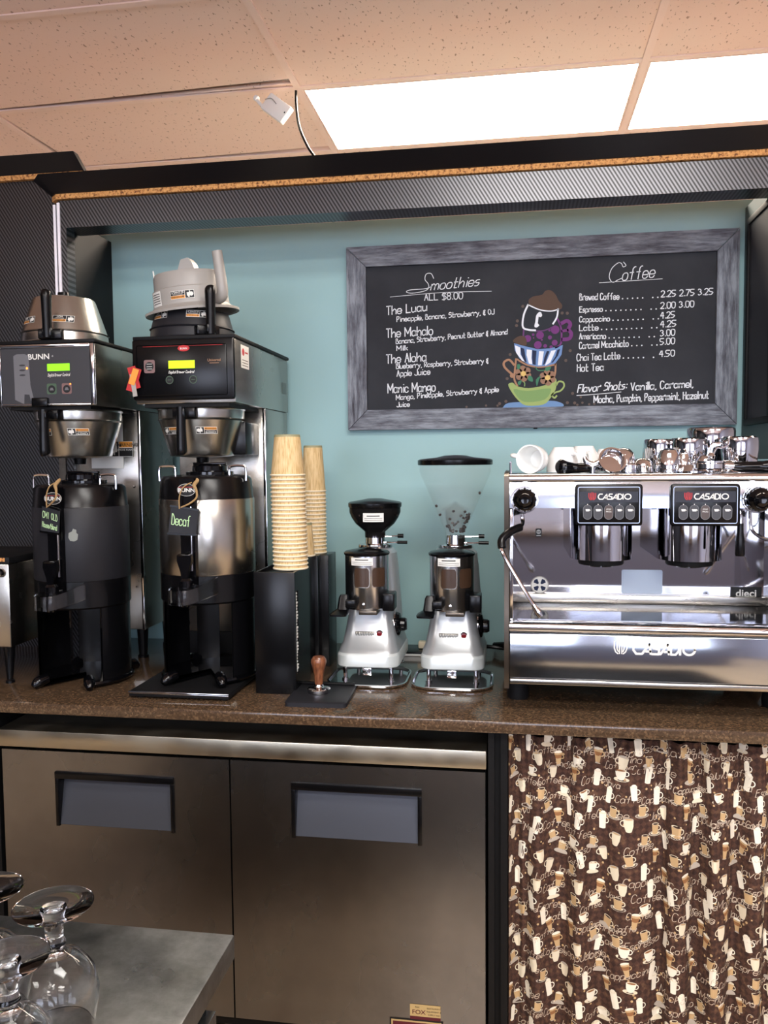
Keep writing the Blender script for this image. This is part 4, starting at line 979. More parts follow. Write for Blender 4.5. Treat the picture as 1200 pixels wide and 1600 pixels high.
# ================================================================== GRINDERS, TAMPER
def sect(z, hx, y0, y1, r, n=5): return [(p[0], p[1], z) for p in rrpoly(-hx, hx, y0, y1, r, n)]
def loft(g, secs, mi=0):
    n = len(secs[0]); vs = [p for s in secs for p in s]
    fs = [(k * n + i, k * n + (i + 1) % n, (k + 1) * n + (i + 1) % n, (k + 1) * n + i) for k in range(len(secs) - 1) for i in range(n)]
    fs += [list(range(n)), list(range((len(secs) - 1) * n, len(secs) * n))]; g.add(vs, fs, mi)
def grinder(label, x, y, big):
    r = root('coffee_grinder', label, 'coffee grinder', (x, y, CT))
    g = G('chrome')                      # catch tray under the grinder
    loft(g, [sect(.0, .098, -.045, .15, .05), sect(.004, .106, -.052, .155, .055), sect(.009, .107, -.053, .156, .055), sect(.010, .103, -.049, .152, .052), sect(.005, .098, -.045, .148, .048)])
    g.build('catch_tray', r)
    g = G('silver_light')
    loft(g, [sect(.042, .080, .002, .235, .03), sect(.046, .084, -.004, .24, .034), sect(.074, .084, -.004, .24, .034), sect(.080, .081, .0, .236, .034)]); g.build('base', r)
    g = G('silver')
    loft(g, [sect(.080, .081, .0, .236, .034), sect(.090, .079, .006, .232, .034), sect(.104, .073, .020, .228, .03), sect(.135, .067, .032, .225, .028), sect(.175, .060, .040, .222, .026), sect(.196, .058, .046, .22, .026)]); g.build('lower_housing', r)
    g = G('silver')
    loft(g, [sect(.15, .073, .085, .232, .06), sect(.19, .0715, .085, .230, .06), sect(.30, .064, .088, .224, .06), sect(.335, .060, .09, .22, .058), sect(.346, .050, .10, .21, .05)]); g.build('motor_housing', r)
    for sx in (-.062, .062):
        for sy in (.02, .215):
            g = G('chrome'); g.cyl((sx, sy, .006), (sx, sy, .043), .006, .006, 12); g.lathe([(0, 0), (.009, 0), (.009, .004), (0, .006)], (sx, sy, .005), 12); g.build('leg', r)
    g = G('chrome'); g.box(-.012, .012, .0, .006, .022, .042, .001); g.build('clip', r)
    # doser drum
    dc = (0, .018)
    g = G('drum'); g.lathe([(0, .203), (.056, .203), (.0575, .206), (.0575, .343), (.056, .345), (0, .345)], (dc[0], dc[1], 0), 48); dr_ = g.build('doser', r)
    g = G('black'); g.lathe([(.060, .344), (.061, .349), (.056, .353), (.03, .358), (.008, .361), (0, .361)], (dc[0], dc[1], 0), 40); g.lathe([(0, .344), (.060, .344)], (dc[0], dc[1], 0), 40); g.build('doser_lid', r)
    f = FCYL(.0575, dc)
    for u in (-.004, .044):
        g = G(['steel', 'grounds']); g.rrect(f, u - .0225, u + .0225, .262, .317, .009, 0, .0004) if False else None
        for mi, e, l in ((0, .0, .0003), (1, .0018, .0008)):
            P_ = rrpoly(u - .0215 + e, u + .0215 - e, .262 + e, .315 - e, .008); P2 = []
            n_ = 10
            for k in range(n_):       # vertical strips following the drum
                a0_ = u - .0215 + e + (.043 - 2 * e) * k / n_; a1_ = u - .0215 + e + (.043 - 2 * e) * (k + 1) / n_
                ins = lambda a: max(0, .006 - sqrt(max(0, .006 ** 2 - max(0, .006 - min(a - (u - .0215 + e), (u + .0215 - e) - a)) ** 2)))
                g.add([f(a0_, .262 + e + ins(a0_), l), f(a1_, .262 + e + ins(a1_), l), f(a1_, .315 - e - ins(a1_), l), f(a0_, .315 - e - ins(a0_), l)], [(0, 1, 2, 3)], mi)
        g.uv = True; g.build('doser_window', dr_)
    g = G(['paper', 'ink']); g.rect(f, -.034, .026, .320, .340, 0, .0002, 8); g.rect(f, -.022, .014, .3335, .3360, 1, .0005, 5)
    for k in range(2): g.rect(f, -.031, .023, .3235 + k * .0045, .3245 + k * .0045, 1, .0005, 6)
    g.uv = True; g.build('service_sticker', r)
    g = G('chrome'); g.lathe([(0, -.003), (.004, -.002), (.005, 0)], (.0, -.040, .218), 12, axis=(0, 1, 0)); g.build('rivet', r)
    # lever paddle, fork, knock block
    g = G('black'); g.box(-.046, -.020, -.052, -.030, .211, .232, .003); g.build('lever_pivot', r)
    g = G('black'); loft(g, [[(a - .062, b - .045, c) for a, b, c in sect(.192, .022, -.03, .03, .012)], [(a - .062, b - .045, c) for a, b, c in sect(.197, .023, -.03, .03, .012)], [(a - .055, b - .035, c) for a, b, c in sect(.206, .015, -.012, .014, .008)], [(a - .053, b - .03, c) for a, b, c in sect(.236, .013, -.008, .008, .006)], [(a - .052, b - .03, c) for a, b, c in sect(.243, .010, -.006, .006, .005)]]); g.build('dosing_lever', r)
    g = G('grounds'); g.mats = [M['bronze']]; g.box(-.012, .036, -.045, .02, .192, .203, .002); g.build('fork', r)
    g = G('black'); g.box(.048, .078, -.03, .03, .200, .246, .004); g.build('knock_block', r)
    # dial on the right side
    g = G('black_gloss'); g.lathe([(0, -.002), (.032, 0), (.033, .006), (.030, .012), (.019, .015), (.018, .026), (.015, .029), (0, .029)], (.064, .10, .142), 32, axis=(1, 0, 0)); g.box(.078, .095, .097, .103, .126, .158, .002); g.build('dial', r)
    g = G('chrome'); g.lathe([(.034, .0), (.038, .001), (.038, .004), (.034, .004)], (.062, .10, .142), 32, axis=(1, 0, 0)); g.build('dial_ring', r)
    # badge and red switch on the front
    g = G(['steel_dark', 'steel']); f = FY(0, .031, 0)
    g.m = Matrix.Translation((0, .0335, .128)) @ Matrix.Rotation(R_(-12), 4, 'X')
    g.box(-.036, .016, -.005, 0, -.004, .005, .0015); 
    for k, w_ in enumerate((.004, .0055, .004, .005, .0035, .005, .004)): g.box(-.034 + k * .0068, -.034 + k * .0068 + w_, -.007, -.004, -.006, .004, .001)
    g.build('badge', r)
    g = G(['redled', 'dark']); g.lathe([(.010, 0), (.010, -.003), (.008, -.004)], (.030, .034, .128), 20, 1, axis=(0, 1, 0)); g.lathe([(0, -.008), (.007, -.0065), (.0078, -.003)], (.030, .034, .128), 20, 0, axis=(0, 1, 0)); g.build('red_switch', r)
    # collar and hopper
    hy = .155
    g = G('chrome'); g.lathe([(0, .346), (.046, .346), (.048, .350), (.047, .357), (.040, .358), (.028, .360), (.0265, .384), (.022, .385), (0, .385)], (0, hy, 0), 40); g.build('collar', r)
    for z, rr, y2 in ((.362, .092, -.01), (.379, .080, .0)):
        g = G(['chrome', 'black']); g.tube([(.024, hy, z), (.05, hy + y2, z), (.068, hy + y2, z + .001)], .0022, 8, 0, sm=0); g.tube([(.064, hy + y2, z + .001), (rr, hy + y2, z + .001)], .0048 if z < .37 else .006, 10, 1, sm=0); g.build('adjuster_lever', r)
    if big:
        R1 = .099; prof = [(.0285, .376), (.029, .395), (R1 - .002, .552), (R1, .560), (R1, .578)]
        g = G('hopper'); th = .0022
        g.lathe(prof + [(a - th, b) for a, b in prof[::-1]] + [prof[0]], (0, hy, 0), 48); hp = g.build('hopper', r)
        g = G('black'); g.lathe([(0, .577), (R1 + .003, .577), (R1 + .004, .580), (R1 + .004, .590), (R1 - .002, .593), (.05, .598), (.03, .603), (0, .604)], (0, hy, 0), 48); g.build('hopper_lid', r)
        g = G('hopper'); g.lathe([(0, .478), (.038, .455), (.038, .452), (.030, .45), (.022, .40), (.020, .40), (.028, .452), (0, .474)], (0, hy, 0), 32); g.build('inner_cone', r)
        br_ = random.Random(3)
        for k in range(46):
            a = br_.uniform(0, 6.28); zz = .392 + (k / 46) ** 1.5 * .05; rad = (.0285 + (zz - .39) * .43) * br_.uniform(.5, .83)
            if zz > .418: a = br_.uniform(-1.2, .8); rad = (.0285 + (zz - .39) * .43) * .86 - .003
            bean(r, (rad * cos(a), hy + rad * sin(a), zz), br_)
        for a, zz in ((-.2, .50), (-2.8, .465), (-2.9, .44), (-1.6, .452), (-.9, .45), (-1.9, .43)):
            rad = .0285 + (zz - .395) * .444 - .006; bean(r, (rad * cos(a), hy + rad * sin(a), zz), br_)
    else:
        R1 = .072; prof = [(.0285, .376), (.029, .392), (.055, .415), (.066, .432), (R1, .447), (R1, .462)]
        g = G('smoke'); th = .002; g.lathe(prof + [(a - th, b) for a, b in prof[::-1]] + [prof[0]], (0, hy, 0), 48); g.build('hopper', r)
        g = G('bean'); g.lathe([(0, .386), (.024, .386), (.026, .394), (.052, .418), (.063, .434), (.068, .447), (.068, .455), (0, .459)], (0, hy, 0), 32); o = g.build('bean_fill', r); o['kind'] = 'stuff'
        br_ = random.Random(4)
        for k in range(60):
            a = br_.uniform(-3.0, 0.0); zz = br_.uniform(.40, .452); rad = .0665 if zz > .44 else .026 + (zz - .394) * .86
            bean(r, (rad * cos(a), hy + rad * sin(a), zz), br_)
        g = G('black'); g.lathe([(0, .461), (R1 + .002, .461), (R1 + .003, .464), (R1 + .003, .473), (R1 - .002, .476), (.04, .481), (.02, .485), (0, .485)], (0, hy, 0), 48); g.build('hopper_lid', r)
        g = G(['paper', 'ink']); f = FCYL(.0725, (0, hy)); g.rect(f, -.022, .036, .424, .448, 0, 0, 8); g.rect(f, -.011, .025, .439, .4415, 1, .0004, 5)
        for k in range(2): g.rect(f, -.018, .032, .428 + k * .005, .4292 + k * .005, 1, .0004, 6)
        g.uv = True; g.build('service_sticker', r)
    return r
_bean = [None]
def bean(parent, loc, rn):
    if _bean[0] is None:
        g = G('bean'); g.lathe([(0, -.0045), (.003, -.003), (.0037, 0), (.003, .003), (0, .0045)], seg=8); o = g.build('coffee_bean', parent); _bean[0] = o.data
    else: o = bpy.data.objects.new('coffee_bean', _bean[0]); COL.objects.link(o); o.parent = parent
    o.location = loc; o.rotation_euler = (rn.uniform(0, 3), rn.uniform(0, 3), rn.uniform(0, 3)); return o
grinder('silver coffee grinder with small dark bean-filled hopper', -.385, 2.125, False)
grinder('silver coffee grinder with tall clear cone hopper', -.160, 2.125, True)
mt_ = root('tamping_mat', 'dark rubber tamping mat at the front of the counter', 'mat', (-.475, 1.985, CT))
g = G('dark'); g.m = Matrix.Rotation(R_(2), 4, 'Z')
loft(g, [sect(.0, .076, -.085, .085, .012), sect(.010, .076, -.085, .085, .012), sect(.012, .073, -.082, .082, .012)]); g.build('pad', mt_)
g = G('black_matte'); g.box(-.072, .070, .072, .083, .0125, .018, .002); g.build('back_ridge', mt_)
tp = root('tamper', 'coffee tamper with brown wooden handle and steel foot on the mat', 'tamper', (-.483, 1.99, CT + .0125))
g = G('chrome'); g.lathe([(0, 0), (.0285, 0), (.029, .002), (.029, .009), (.027, .011), (.012, .015), (.010, .020), (0, .020)], seg=36); g.build('foot', tp)
g = G('wood'); g.lathe([(0, .0205), (.0095, .0205), (.0105, .024), (.012, .045), (.0165, .063), (.0195, .075), (.019, .083), (.014, .090), (0, .092)], seg=28); g.build('handle', tp)

# small things against the wall behind the grinders
dk = root('black_platform', 'low black tray against the wall between the grinders', 'tray', (-.27, 2.5, CT))
g = G(['black']); g.box(-.06, .05, -.05, .05, 0, .012, .003); g.build('tray', dk)
g = G('paper'); g.box(-.06, .05, -.054, -.0505, 0, .006, .001); g.build('lip', dk)
pl = root('power_plug', 'cream power plug with its lead behind the grinders', 'plug', (-.27, 2.50, CT + .013))
g = G('cuprim'); g.box(-.02, .004, -.012, .012, 0, .022, .004); g.box(.006, .022, -.009, .009, .002, .018, .003); g.build('plug_body', pl)
g = G('black'); g.tube([(.022, 0, .01), (.10, .01, .012), (.2, .04, .0), (.27, .03, -.004)], .006, 8); g.build('lead', pl)
g = G('black'); g.tube([(-.06, 2.56, CT + .012), (.0, 2.53, CT + .022), (.08, 2.56, CT + .015), (.2, 2.55, CT + .012)], .011, 8); tag(g.build('black_hose'), 'thick black hose on the counter leading behind the espresso machine', 'hose')
g = G('paper'); g.tube([(-1.02, 2.5, CT + .004), (-1.0, 2.44, CT + .03), (-.97, 2.40, CT + .004), (-.93, 2.42, CT + .004)], .004, 8); tag(g.build('white_cable'), 'short white cable on the counter between the two brewers', 'cable')

# ================================================================== ESPRESSO MACHINE
em = root('espresso_machine', 'large mirror-polished two-group espresso machine at the right of the counter', 'espresso machine', (.31, 1.9, CT))
HW = .332
for sx in (-.30, .30):
    for sy in (.15, .45):
        g = G('black_matte'); g.lathe([(0, 0), (.026, 0), (.027, .01), (.024, .072), (0, .074)], (sx, sy, 0), 20); g.build('foot', em)
M['softmirror'] = P('hazy_polished_steel', (176, 182, 192), .14, 1)
g = G('softmirror'); g.box(-HW + .012, HW - .012, .0, .012, .088, .192, .002); g.build('lower_front_panel', em)
g = G('steel'); g.box(-HW + .012, HW - .012, -.003, .5, .074, .087, .003); g.build('lower_trim', em)
g = G('steel_dark'); g.box(-HW + .014, HW - .014, .0125, .5, .0875, .2, 0); g.build('base_body', em)
g = G('chrome'); g.tube([(-HW + .012, .006, .206), (HW - .012, .006, .206)], .0125, 16, sm=0); g.box(-HW + .012, HW - .012, .006, .03, .2, .2185, .001); g.build('tray_lip', em)
g = G('whiteplastic'); g.mats = [M['steel']]; g.box(-HW + .014, HW - .014, .03, .29, .2005, .212); g.build('drip_tray', em)
for k in range(30):
    yy = .036 + k * .0085; g = G('chrome'); g.box(-HW + .02, HW - .02, yy, yy + .0035, .2125, .2185, 0); g.build('grate_bar', em)
g = G('mirror'); g.box(-HW + .014, HW - .014, .29, .5, .2, .478); g.build('back_panel', em)
g = G('steel'); g.box(-HW + .014, HW - .014, .270, .2895, .2186, .240, .002); g.build('splash_step', em)
g = G('softmirror'); g.prism([(.0, .480), (.0, .538), (.006, .549), (.020, .556), (.5, .556), (.5, .480)], -HW + .012, HW - .012, 'yz'); g.build('hood', em)
g = G('chrome'); g.tube([(-HW + .012, .010, .5455), (HW - .012, .010, .5455)], .0115, 16, sm=0); g.build('hood_bullnose', em)
g = G('bronze')
for s in (-1, 1):
    g = G('bronze'); xo, xi = s * HW, s * (HW - .011)
    prof = [(-.004, .078), (.008, .060), (.5, .060), (.505, .30), (.5, .560), (.012, .560), (-.002, .552), (-.006, .50), (.002, .45), (.006, .33), (-.002, .24), (-.008, .18)]
    g.prism(prof, min(xo, xi), max(xo, xi), 'yz'); g.build('side_panel', em)
    g = G('chrome'); g.box(min(s * (HW - .012), s * (HW - .020)), max(s * (HW - .012), s * (HW - .020)), .012, .29, .2190, .479, .001); g.build('side_liner', em)
# touch panels
def emblem(g, f, u, v, s, mi, l=.0006):
    w = s * .10
    for k in (-1, 1):
        g.ribbon([(u + k * s * .50, v + s * .5), (u + k * s * .50, v - s * .05), (u + k * s * .38, v - s * .36), (u + k * s * .20, v - s * .5)], w, f, mi, l)
        g.ribbon([(u + k * s * .27, v + s * .5), (u + k * s * .27, v - s * .1), (u + k * s * .18, v - s * .32)], w, f, mi, l)
        g.ribbon([(u + k * s * .09, v + s * .62), (u + k * s * .09, v - s * .5)], w * .8, f, mi, l)
def casadio(g, f, u, v, h, wd, mi, l=.0006, w=None):
    w = w or h * .20
    L = [('C', .0), ('A', .152), ('S', .300), ('A', .445), ('D', .600), ('I', .745), ('O', .800)]
    for ch, o in L:
        x = u + o * wd; cw = wd * .125; r = h
        if ch == 'C': p = [[(x + cw, v + h), (x + cw * .35, v + h), (x, v + h * .6), (x, v + h * .35), (x + cw * .35, v), (x + cw, v)]]
        elif ch == 'A': p = [[(x - cw * .1, v), (x + cw * .85, v + h)], [(x + cw * .85, v + h), (x + cw, v)], [(x + cw * .4, v + h * .25), (x + cw, v + h * .25)]]
        elif ch == 'S': p = [[(x + cw, v + h), (x + cw * .3, v + h), (x + cw * .15, v + h * .6), (x + cw * .9, v + h * .45), (x + cw * .85, v), (x, v)]]
        elif ch == 'D': p = [[(x, v), (x, v + h), (x + cw * .6, v + h), (x + cw, v + h * .65), (x + cw, v + h * .35), (x + cw * .6, v), (x, v)]]
        elif ch == 'I': p = [[(x, v), (x, v + h)]]
        elif ch == 'O': p = [[(x + cw * .7 + cw * .75 * cos(a), v + h / 2 + h / 2 * sin(a)) for a in [k * pi / 8 for k in range(17)]]]
        for q in p: g.ribbon(q, w, f, mi, l)
for k, xc in enumerate((-.1015, .1035)):
    g = G('black'); g.box(xc - .073, xc + .073, -.010, -.0005, .441, .534, .006); pn = g.build('touch_panel', em)
    f = FY(xc, -.010, .4875)
    g = G(['winglow', 'ink', 'c_navy']); g.mats = [P('panel_outline', (170, 185, 215), .4), M['ink'], P('panel_blue_band', (24, 28, 42), .5)]
    o_ = rrpoly(-.0665, .0665, -.040, .040, .004); 
    g.ribbon(o_ + [o_[0]], .0016, f, 0, .0004); g.rect(f, -.063, .063, .006, .030, 2, .0003, 1); g.uv = True; g.build('outline', pn)
    g = G(['red', 'paper']); emblem(g, f, -.036, .019, .015, 0); casadio(g, f, -.023, .013, .0115, .072, 1); g.uv = True; g.build('lettering', pn)
    for q in range(5):
        u = -.046 + q * .023; g = G(['panelpic', 'panelgrey', 'paper', 'grounds'])
        pts = [(u + .0095 * cos(a), -.016 + (.0065 if sin(a) >= 0 else -.0065) + .0095 * sin(a)) for a in [j * pi / 12 for j in range(24)]]
        g.ribbon(pts + [pts[0]], .0009, f, 0, .0010); g.poly(pts, f, 3 if q == 2 else 1, .0006)
        if q != 2:
            w_ = .0045 + .0008 * (q % 3); g.poly([(u - w_, -.009), (u + w_, -.009), (u + w_ * .7, -.014), (u - w_ * .7, -.014)], f, 2, .001); g.ribbon([(u + w_, -.010), (u + w_ + .0015, -.0115), (u + w_ * .8, -.013)], .0008, f, 2, .001)
        else: g.text(f, 'STOP', u, -.011, .0045, 2, .001); g.text(f, 'PROG', u, -.016, .0045, 2, .001)
        g.disc(f, u, .0015, .0010, 2, .0006, 6); g.uv = True; g.build('button', pn)
    # group head cover
    gx_ = xc + .0
    g = G('mirror'); pr_ = [(gx_ - .073, .29), (gx_ - .073, .155)] + [(gx_ + .073 * sin(R_(a)), .155 - .073 * cos(R_(a)) * .98) for a in range(-84, 85, 7)] + [(gx_ + .073, .155), (gx_ + .073, .29)]
    g.prism(pr_, .350, .4795, 'xy'); g.build('group_cover', em)
    g = G('black_matte'); g.lathe([(0, .336), (.052, .336), (.054, .340), (.054, .350), (0, .350)], (gx_, .152, 0), 32); g.build('group_gasket', em)
    g = G('chrome'); g.lathe([(0, .331), (.030, .331), (.034, .3355), (0, .3355)], (gx_, .152, 0), 24); g.build('shower_screen', em)
def knob(x, z):
    g = G(['black_gloss', 'chrome']); g.lathe([(0, -.045), (.008, -.046), (.014, -.042), (.016, -.036), (.024, -.030), (.0265, -.022), (.0265, -.010), (.022, -.006), (.0, -.006)], (x, 0, z), 32, 0, axis=(0, 1, 0))
    for a in range(0, 360, 30): g.box(x + .0255 * cos(R_(a)) - .002, x + .0255 * cos(R_(a)) + .002, -.027, -.010, z + .0255 * sin(R_(a)) - .002, z + .0255 * sin(R_(a)) + .002, .001, 0, 1)
    g.lathe([(.012, -.006), (.03, -.005), (.031, 0), (0, 0)], (x, 0, z), 28, 1, axis=(0, 1, 0)); return g.build('steam_knob', em)
knob(-.286, .500); knob(.212, .500); knob(.289, .500)
def wand(s):
    g = G(['chrome', 'black'])
    g.cyl((s * -.293, .030, .480), (s * -.293, .030, .466), .012, .011, 16, 1)
    g.tube([(s * -.293, .030, .468), (s * -.290, .028, .448), (s * -.296, .0, .436), (s * -.322, -.030, .418)], .0048, 10)
    g.tube([(s * -.296, .0, .436), (s * -.318, -.024, .428), (s * -.336, -.040, .412), (s * -.336, -.048, .394)], .0095, 12, 1)
    g.tube([(s * -.336, -.046, .398), (s * -.330, -.056, .375), (s * -.262, -.075, .262)], .0045, 10, 0, sm=3)
    g.tube([(s * -.268, -.0735, .272), (s * -.257, -.076, .256), (s * -.251, -.078, .246)], [.005, .0085, .006], 12, 0)
    return g.build('steam_wand', em)
wand(1); wand(-1)
g = G(['black', 'chrome']); g.tube([(.186, .03, .478), (.186, .026, .46), (.186, .025, .44)], .006, 12, 1, sm=0); g.lathe([(0, .372), (.009, .372), (.0105, .376), (.0095, .41), (.007, .425), (.0065, .445), (0, .445)], (.186, .025, 0), 18, 0); g.build('hot_water_spout', em)
g = G('chrome'); g.tube([(.215, .06, .478), (.218, .055, .43), (.24, .05, .41), (.27, .04, .40), (.29, .03, .37)], .004, 8); g.build('pipe', em)
# badges on the mirror back panel
f = FY(0, .29, 0)
g = G(['ink', 'paper']); g.rrect(f, -.254, -.238, .388, .410, .003, 0, .0002); g.disc(f, -.246, .401, .006, 1, .0005, 16); g.text(f, 'NSF', -.246, .399, .0055, 0, .0008, .02); g.rect(f, -.252, -.240, .390, .3925, 1, .0005, 1); g.uv = True; g.build('certification_mark', em)
g = G(['paper', 'c_navy', 'greyplastic']); g.disc(f, -.243, .261, .0235, 2, .0002, 28); g.disc(f, -.243, .261, .021, 0, .0004, 28)
for a in (45, 135, 225, 315): g.poly([(-.243, .261), (-.243 + .017 * cos(R_(a - 24)), .261 + .017 * sin(R_(a - 24))), (-.243 + .019 * cos(R_(a)), .261 + .019 * sin(R_(a))), (-.243 + .017 * cos(R_(a + 24)), .261 + .017 * sin(R_(a + 24)))], f, 1, .0006)
g.disc(f, -.243, .261, .005, 0, .0009, 12); g.uv = True; g.build('round_badge', em)
g = G('paper'); g.mats = [P('pale_blue_label', (182, 196, 214), .35)]; o_ = rrpoly(-.035, .067, .242, .304, .005); g.poly(o_, f, 0, .0003); g.build('blank_label', em)
g = G(['ink', 'paper']); g.rect(f, .233, .308, .231, .263, 0, .0003, 1); g.text(f, 'dieci', .2705, .2385, .026, 1, .0006, .02, sx=1.05); g.uv = True; g.build('model_badge', em)
f = FY(0, -.0, 0); g = G(['paper']); emblem(g, f, -.072, .165, .028, 0, .0006); casadio(g, f, -.044, .152, .023, .135, 0, .0006, .0050); g.uv = True; g.build('lettering', em)
g = G('chrome')
for sx in (-.318, .318): g.cyl((sx, .05, .5565), (sx, .05, .583), .003, .003, 8)
g.tube([(-.318, .05, .583), (-.318, .48, .583)], .003, 8, sm=0); g.tube([(.318, .05, .583), (.318, .48, .583)], .003, 8, sm=0); g.build('cup_rail', em)

# ---- crockery and metalware on the machine top
ZT = CT + .5572
def mug(label, loc, rot=(0, 0, 0), r=.036, h=.062, ha=0, group='white mugs on the machine'):
    o = root('mug', label, 'mug', loc, group=group); o.rotation_euler = rot
    g = G('white'); g.lathe([(0, 0), (r * .6, 0), (r * .64, .004), (r * .9, h * .35), (r, h * .75), (r, h), (r - .003, h), (r - .004, h * .7), (r * .85, h * .35), (r * .6, .007), (0, .006)], seg=36); g.build('body', o)
    g = G('white'); g.m = Matrix.Rotation(ha, 4, 'Z'); g.tube([(r * .90, 0, h * .80), (r * 1.35, 0, h * .84), (r * 1.62, 0, h * .6), (r * 1.4, 0, h * .32), (r * .86, 0, h * .26)], .0048, 10); g.build('handle', o)
    return o
mug('white mug lying on its side with its handle to the left, leftmost on the machine', (.062, 2.045, ZT + .034), (R_(90), 0, R_(-22)), .034, .068, R_(170))
mug('white mug turned upside down second from left on the machine', (.122, 2.10, ZT + .0625), (pi, 0, 0), .042, .062, R_(60))
mug('white mug turned upside down behind the black portafilter handle', (.176, 2.16, ZT + .0655), (pi, 0, 0), .040, .065, R_(80))
mug('white mug mostly hidden behind the steel dome cup', (.238, 2.19, ZT + .058), (pi, 0, 0), .038, .057, R_(100))
def steel_lathe(name, label, cat, loc, prof, rot=(0, 0, 0), group=None, mt='chrome', extra=None):
    o = root(name, label, cat, loc, group=group); o.rotation_euler = rot
    g = G(mt); g.lathe(prof, seg=40); g.build('body', o)
    if extra: extra(o)
    return o
dome = lambda r, h: [(r, 0), (r + .001, .002), (r * .97, h * .35), (r * .85, h * .7), (r * .6, h * .92), (r * .25, h), (0, h)]
def basket(r, h): return [(r + .003, h), (r + .003, h - .0015), (r, h - .003), (r * .92, .002), (r * .86, 0), (0, 0), (0, .001), (r * .84, .001), (r * .9, .003), (r - .001, h), (r + .003, h)]
steel_lathe('steel_cup', 'small polished dome cup sitting on a filter basket', 'cup', (.255, 2.03, ZT + .0205), dome(.029, .038))
steel_lathe('filter_basket', 'round steel filter basket under the polished dome cup', 'filter basket', (.268, 2.03, ZT + .0), [(.031, 0), (.032, .003), (.031, .018), (.029, .0202), (.0, .0202)])
steel_lathe('filter_basket', 'tilted steel filter basket showing its inside beside the portafilter', 'filter basket', (.222, 1.978, ZT + .022), basket(.029, .02), (R_(62), 0, R_(8)))
steel_lathe('steel_cup', 'low steel cup behind and left of the tall polished dome', 'cup', (.304, 2.05, ZT), dome(.026, .034))
steel_lathe('steel_cup', 'tall polished dome cup at the front centre of the machine top', 'cup', (.352, 1.985, ZT), dome(.028, .056))
steel_lathe('steel_cup', 'small dome cup right of the tall polished dome', 'cup', (.391, 2.02, ZT), dome(.019, .046))
steel_lathe('filter_basket', 'shallow upside-down filter basket at the front of the machine top', 'filter basket', (.404, 1.972, ZT), [(.032, 0), (.033, .004), (.028, .014), (.026, .018), (0, .019)])
steel_lathe('steel_cup', 'dome cup between the shallow basket and the right pitcher', 'cup', (.440, 2.02, ZT), dome(.021, .040))
steel_lathe('steel_cup', 'low dome cup in front of the rightmost pitcher', 'cup', (.487, 2.005, ZT), dome(.022, .028))
def pitcher(label, loc, r, h, ha):
    o = root('milk_pitcher', label, 'pitcher', loc, group='steel pitchers on the machine')
    g = G('mirror'); g.lathe([(r * .90, 0), (r * .905, .002), (r * .93, h * .3), (r, h * .6), (r, h - .010), (r * .97, h - .003), (r * .88, h), (0, h)], seg=44); g.build('body', o)
    g = G('chrome'); g.m = Matrix.Rotation(ha, 4, 'Z'); g.tube([(r * .92, 0, h * .18), (r * 1.3, 0, h * .16), (r * 1.5, 0, h * .4), (r * 1.45, 0, h * .7), (r * .98, 0, h * .78)], .0035, 8, flat=2); g.build('handle', o)
    return o
pitcher('upside-down steel pitcher, leftmost of the steel pitchers on the machine', (.356, 2.13, ZT), .038, .080, R_(120))
pitcher('upside-down steel pitcher second from the left on the machine', (.418, 2.095, ZT), .044, .081, R_(70))
pitcher('largest upside-down steel pitcher at the back of the machine top', (.494, 2.205, ZT), .058, .110, R_(100))
pitcher('upside-down steel pitcher at the right end of the machine top', (.532, 2.085, ZT), .043, .083, R_(176))
def portafilter(label, loc, rz, tilt=0):
    o = root('portafilter', label, 'portafilter', loc); o.rotation_euler = (R_(tilt), 0, rz)
    g = G('chrome'); g.lathe([(0, .004), (.026, .004), (.028, .008), (.034, .010), (.034, .020), (.036, .022), (.036, .026), (.031, .026), (.029, .010), (0, .008)], seg=36)
    g.tube([(-.030, 0, .016), (-.055, 0, .014)], .0085, 12, sm=0); g.build('head', o)
    g = G('black_gloss'); g.tube([(-.052, 0, .014), (-.07, 0, .013), (-.11, 0, .013), (-.135, 0, .014), (-.152, 0, .015), (-.160, 0, .015)], [.010, .0115, .0115, .015, .019, .012], 18); g.build('handle', o)
    return o
portafilter('portafilter with thick black handle pointing at the viewer, left part of machine top', (.226, 2.075, ZT - .0008), R_(40))
portafilter('portafilter with black handle pointing right at the right end of the machine top', (.430, 1.935, ZT + .0), R_(182))
sp = root('spout_fork', 'crescent-shaped double spout resting beside the black portafilter handle', 'spout', (.182, 1.985, ZT + .026))
g = G('chrome'); g.tube([(-.020, 0, .012), (-.014, 0, .0), (0, 0, -.006), (.014, 0, .0), (.020, 0, .012)], [.004, .007, .008, .007, .004], 12); g.cyl((0, 0, -.006), (0, .004, -.0255), .006, .007, 12); g.build('body', sp)
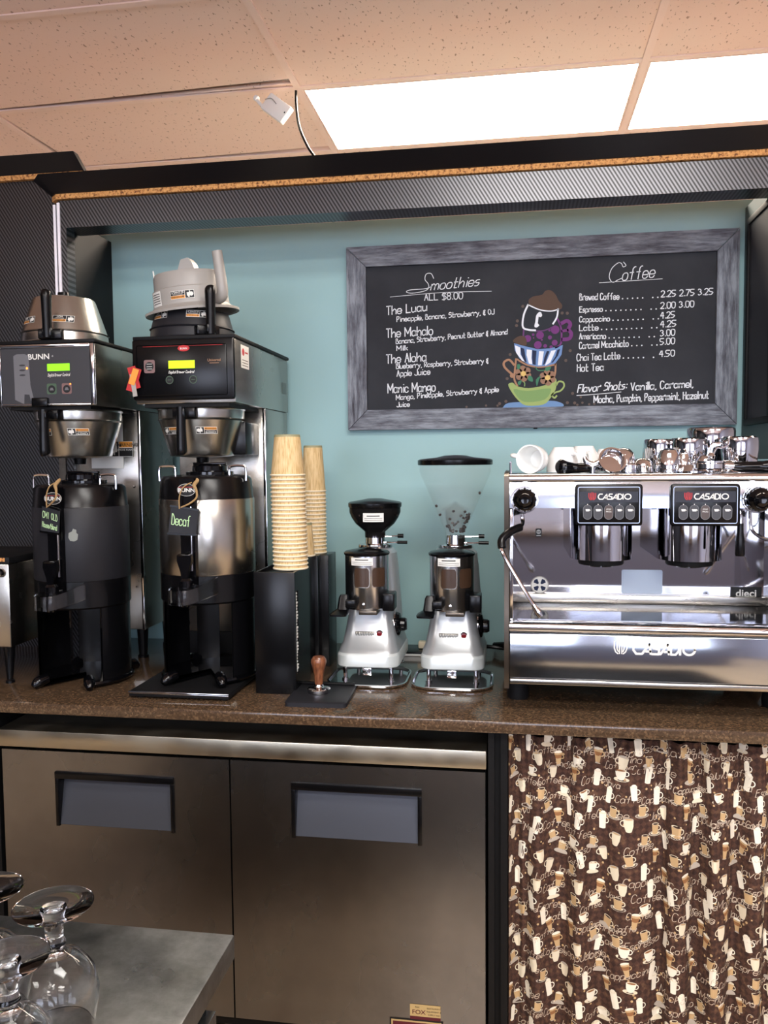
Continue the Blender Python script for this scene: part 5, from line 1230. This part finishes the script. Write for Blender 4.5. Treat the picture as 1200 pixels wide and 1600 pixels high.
st_ = root('latte_whisk', 'small steel spoon with curved handle leaning between the pitchers', 'spoon', (.455, 2.0, ZT))
g = G('chrome'); g.tube([(-.012, 0, .004), (-.004, .0, .03), (.006, .004, .054), (.02, .01, .056), (.034, .014, .062), (.036, .016, .078)], .0022, 8); g.lathe([(0, -.010), (.008, -.006), (.009, .002), (.005, .009), (0, .010)], (-.006, 0, .036), 14); g.build('spoon_body', st_)

# ================================================================== FRONT TABLE AND GLASSES
tb = root('prep_table', 'scuffed stainless prep table in the lower left foreground', 'table', (-.75, .6, 0))
g = G('tablesteel'); g.box(-.6, .394, -.5, .388, .868, .90, .003); g.build('table_top', tb)
g = G('steel_dark'); g.box(-.58, .365, -.48, .36, .10, .8675, .002); g.build('cabinet', tb)
g = G('black'); g.box(.366, .374, -.3, .335, .14, .845, .002); g.build('door_gasket', tb)
g = G('door'); g.box(.3745, .390, -.3, .328, .14, .838, .002); g.build('door', tb)
for sx in (-.5, .33):
    for sy in (-.42, .30): g = G('black'); g.cyl((sx, sy, 0), (sx, sy, .10), .02, .025, 14); g.build('leg', tb)
def glass(label, x, y, k=1.0, hz=.83, rot=(0, 0, 0)):
    o = root('stemmed_glass', label, 'glass', (x, y, .9003)); o.rotation_euler = rot
    outer = [(.036, .0), (.0375, .004), (.041, .03), (.0425, .05), (.038, .078), (.026, .098), (.014, .106), (.009, .112), (.0115, .119), (.0085, .127), (.0095, .150), (.013, .164), (.030, .1685), (.0385, .170), (.0395, .172), (.036, .1735), (.02, .1732), (.010, .172), (0, .1715)]
    inner = [(0, .104), (.012, .102), (.023, .094), (.0355, .075), (.040, .05), (.0385, .03), (.035, .004), (.0345, 0), (.036, 0)]
    g = G('glass'); g.lathe([(a * k, b * hz) for a, b in inner + outer], seg=56); g.build('glass_body', o); return o
glass('upside-down stemmed glass at the front of the prep table, foot fully in view', -.487, .79, 1.05, .80)
glass('upside-down stemmed glass half cut by the left edge, behind the others', -.580, .81, 1.0, .80)
glass('upside-down stemmed glass at the left edge nearest the viewer', -.482, .70, 1.0, .78)
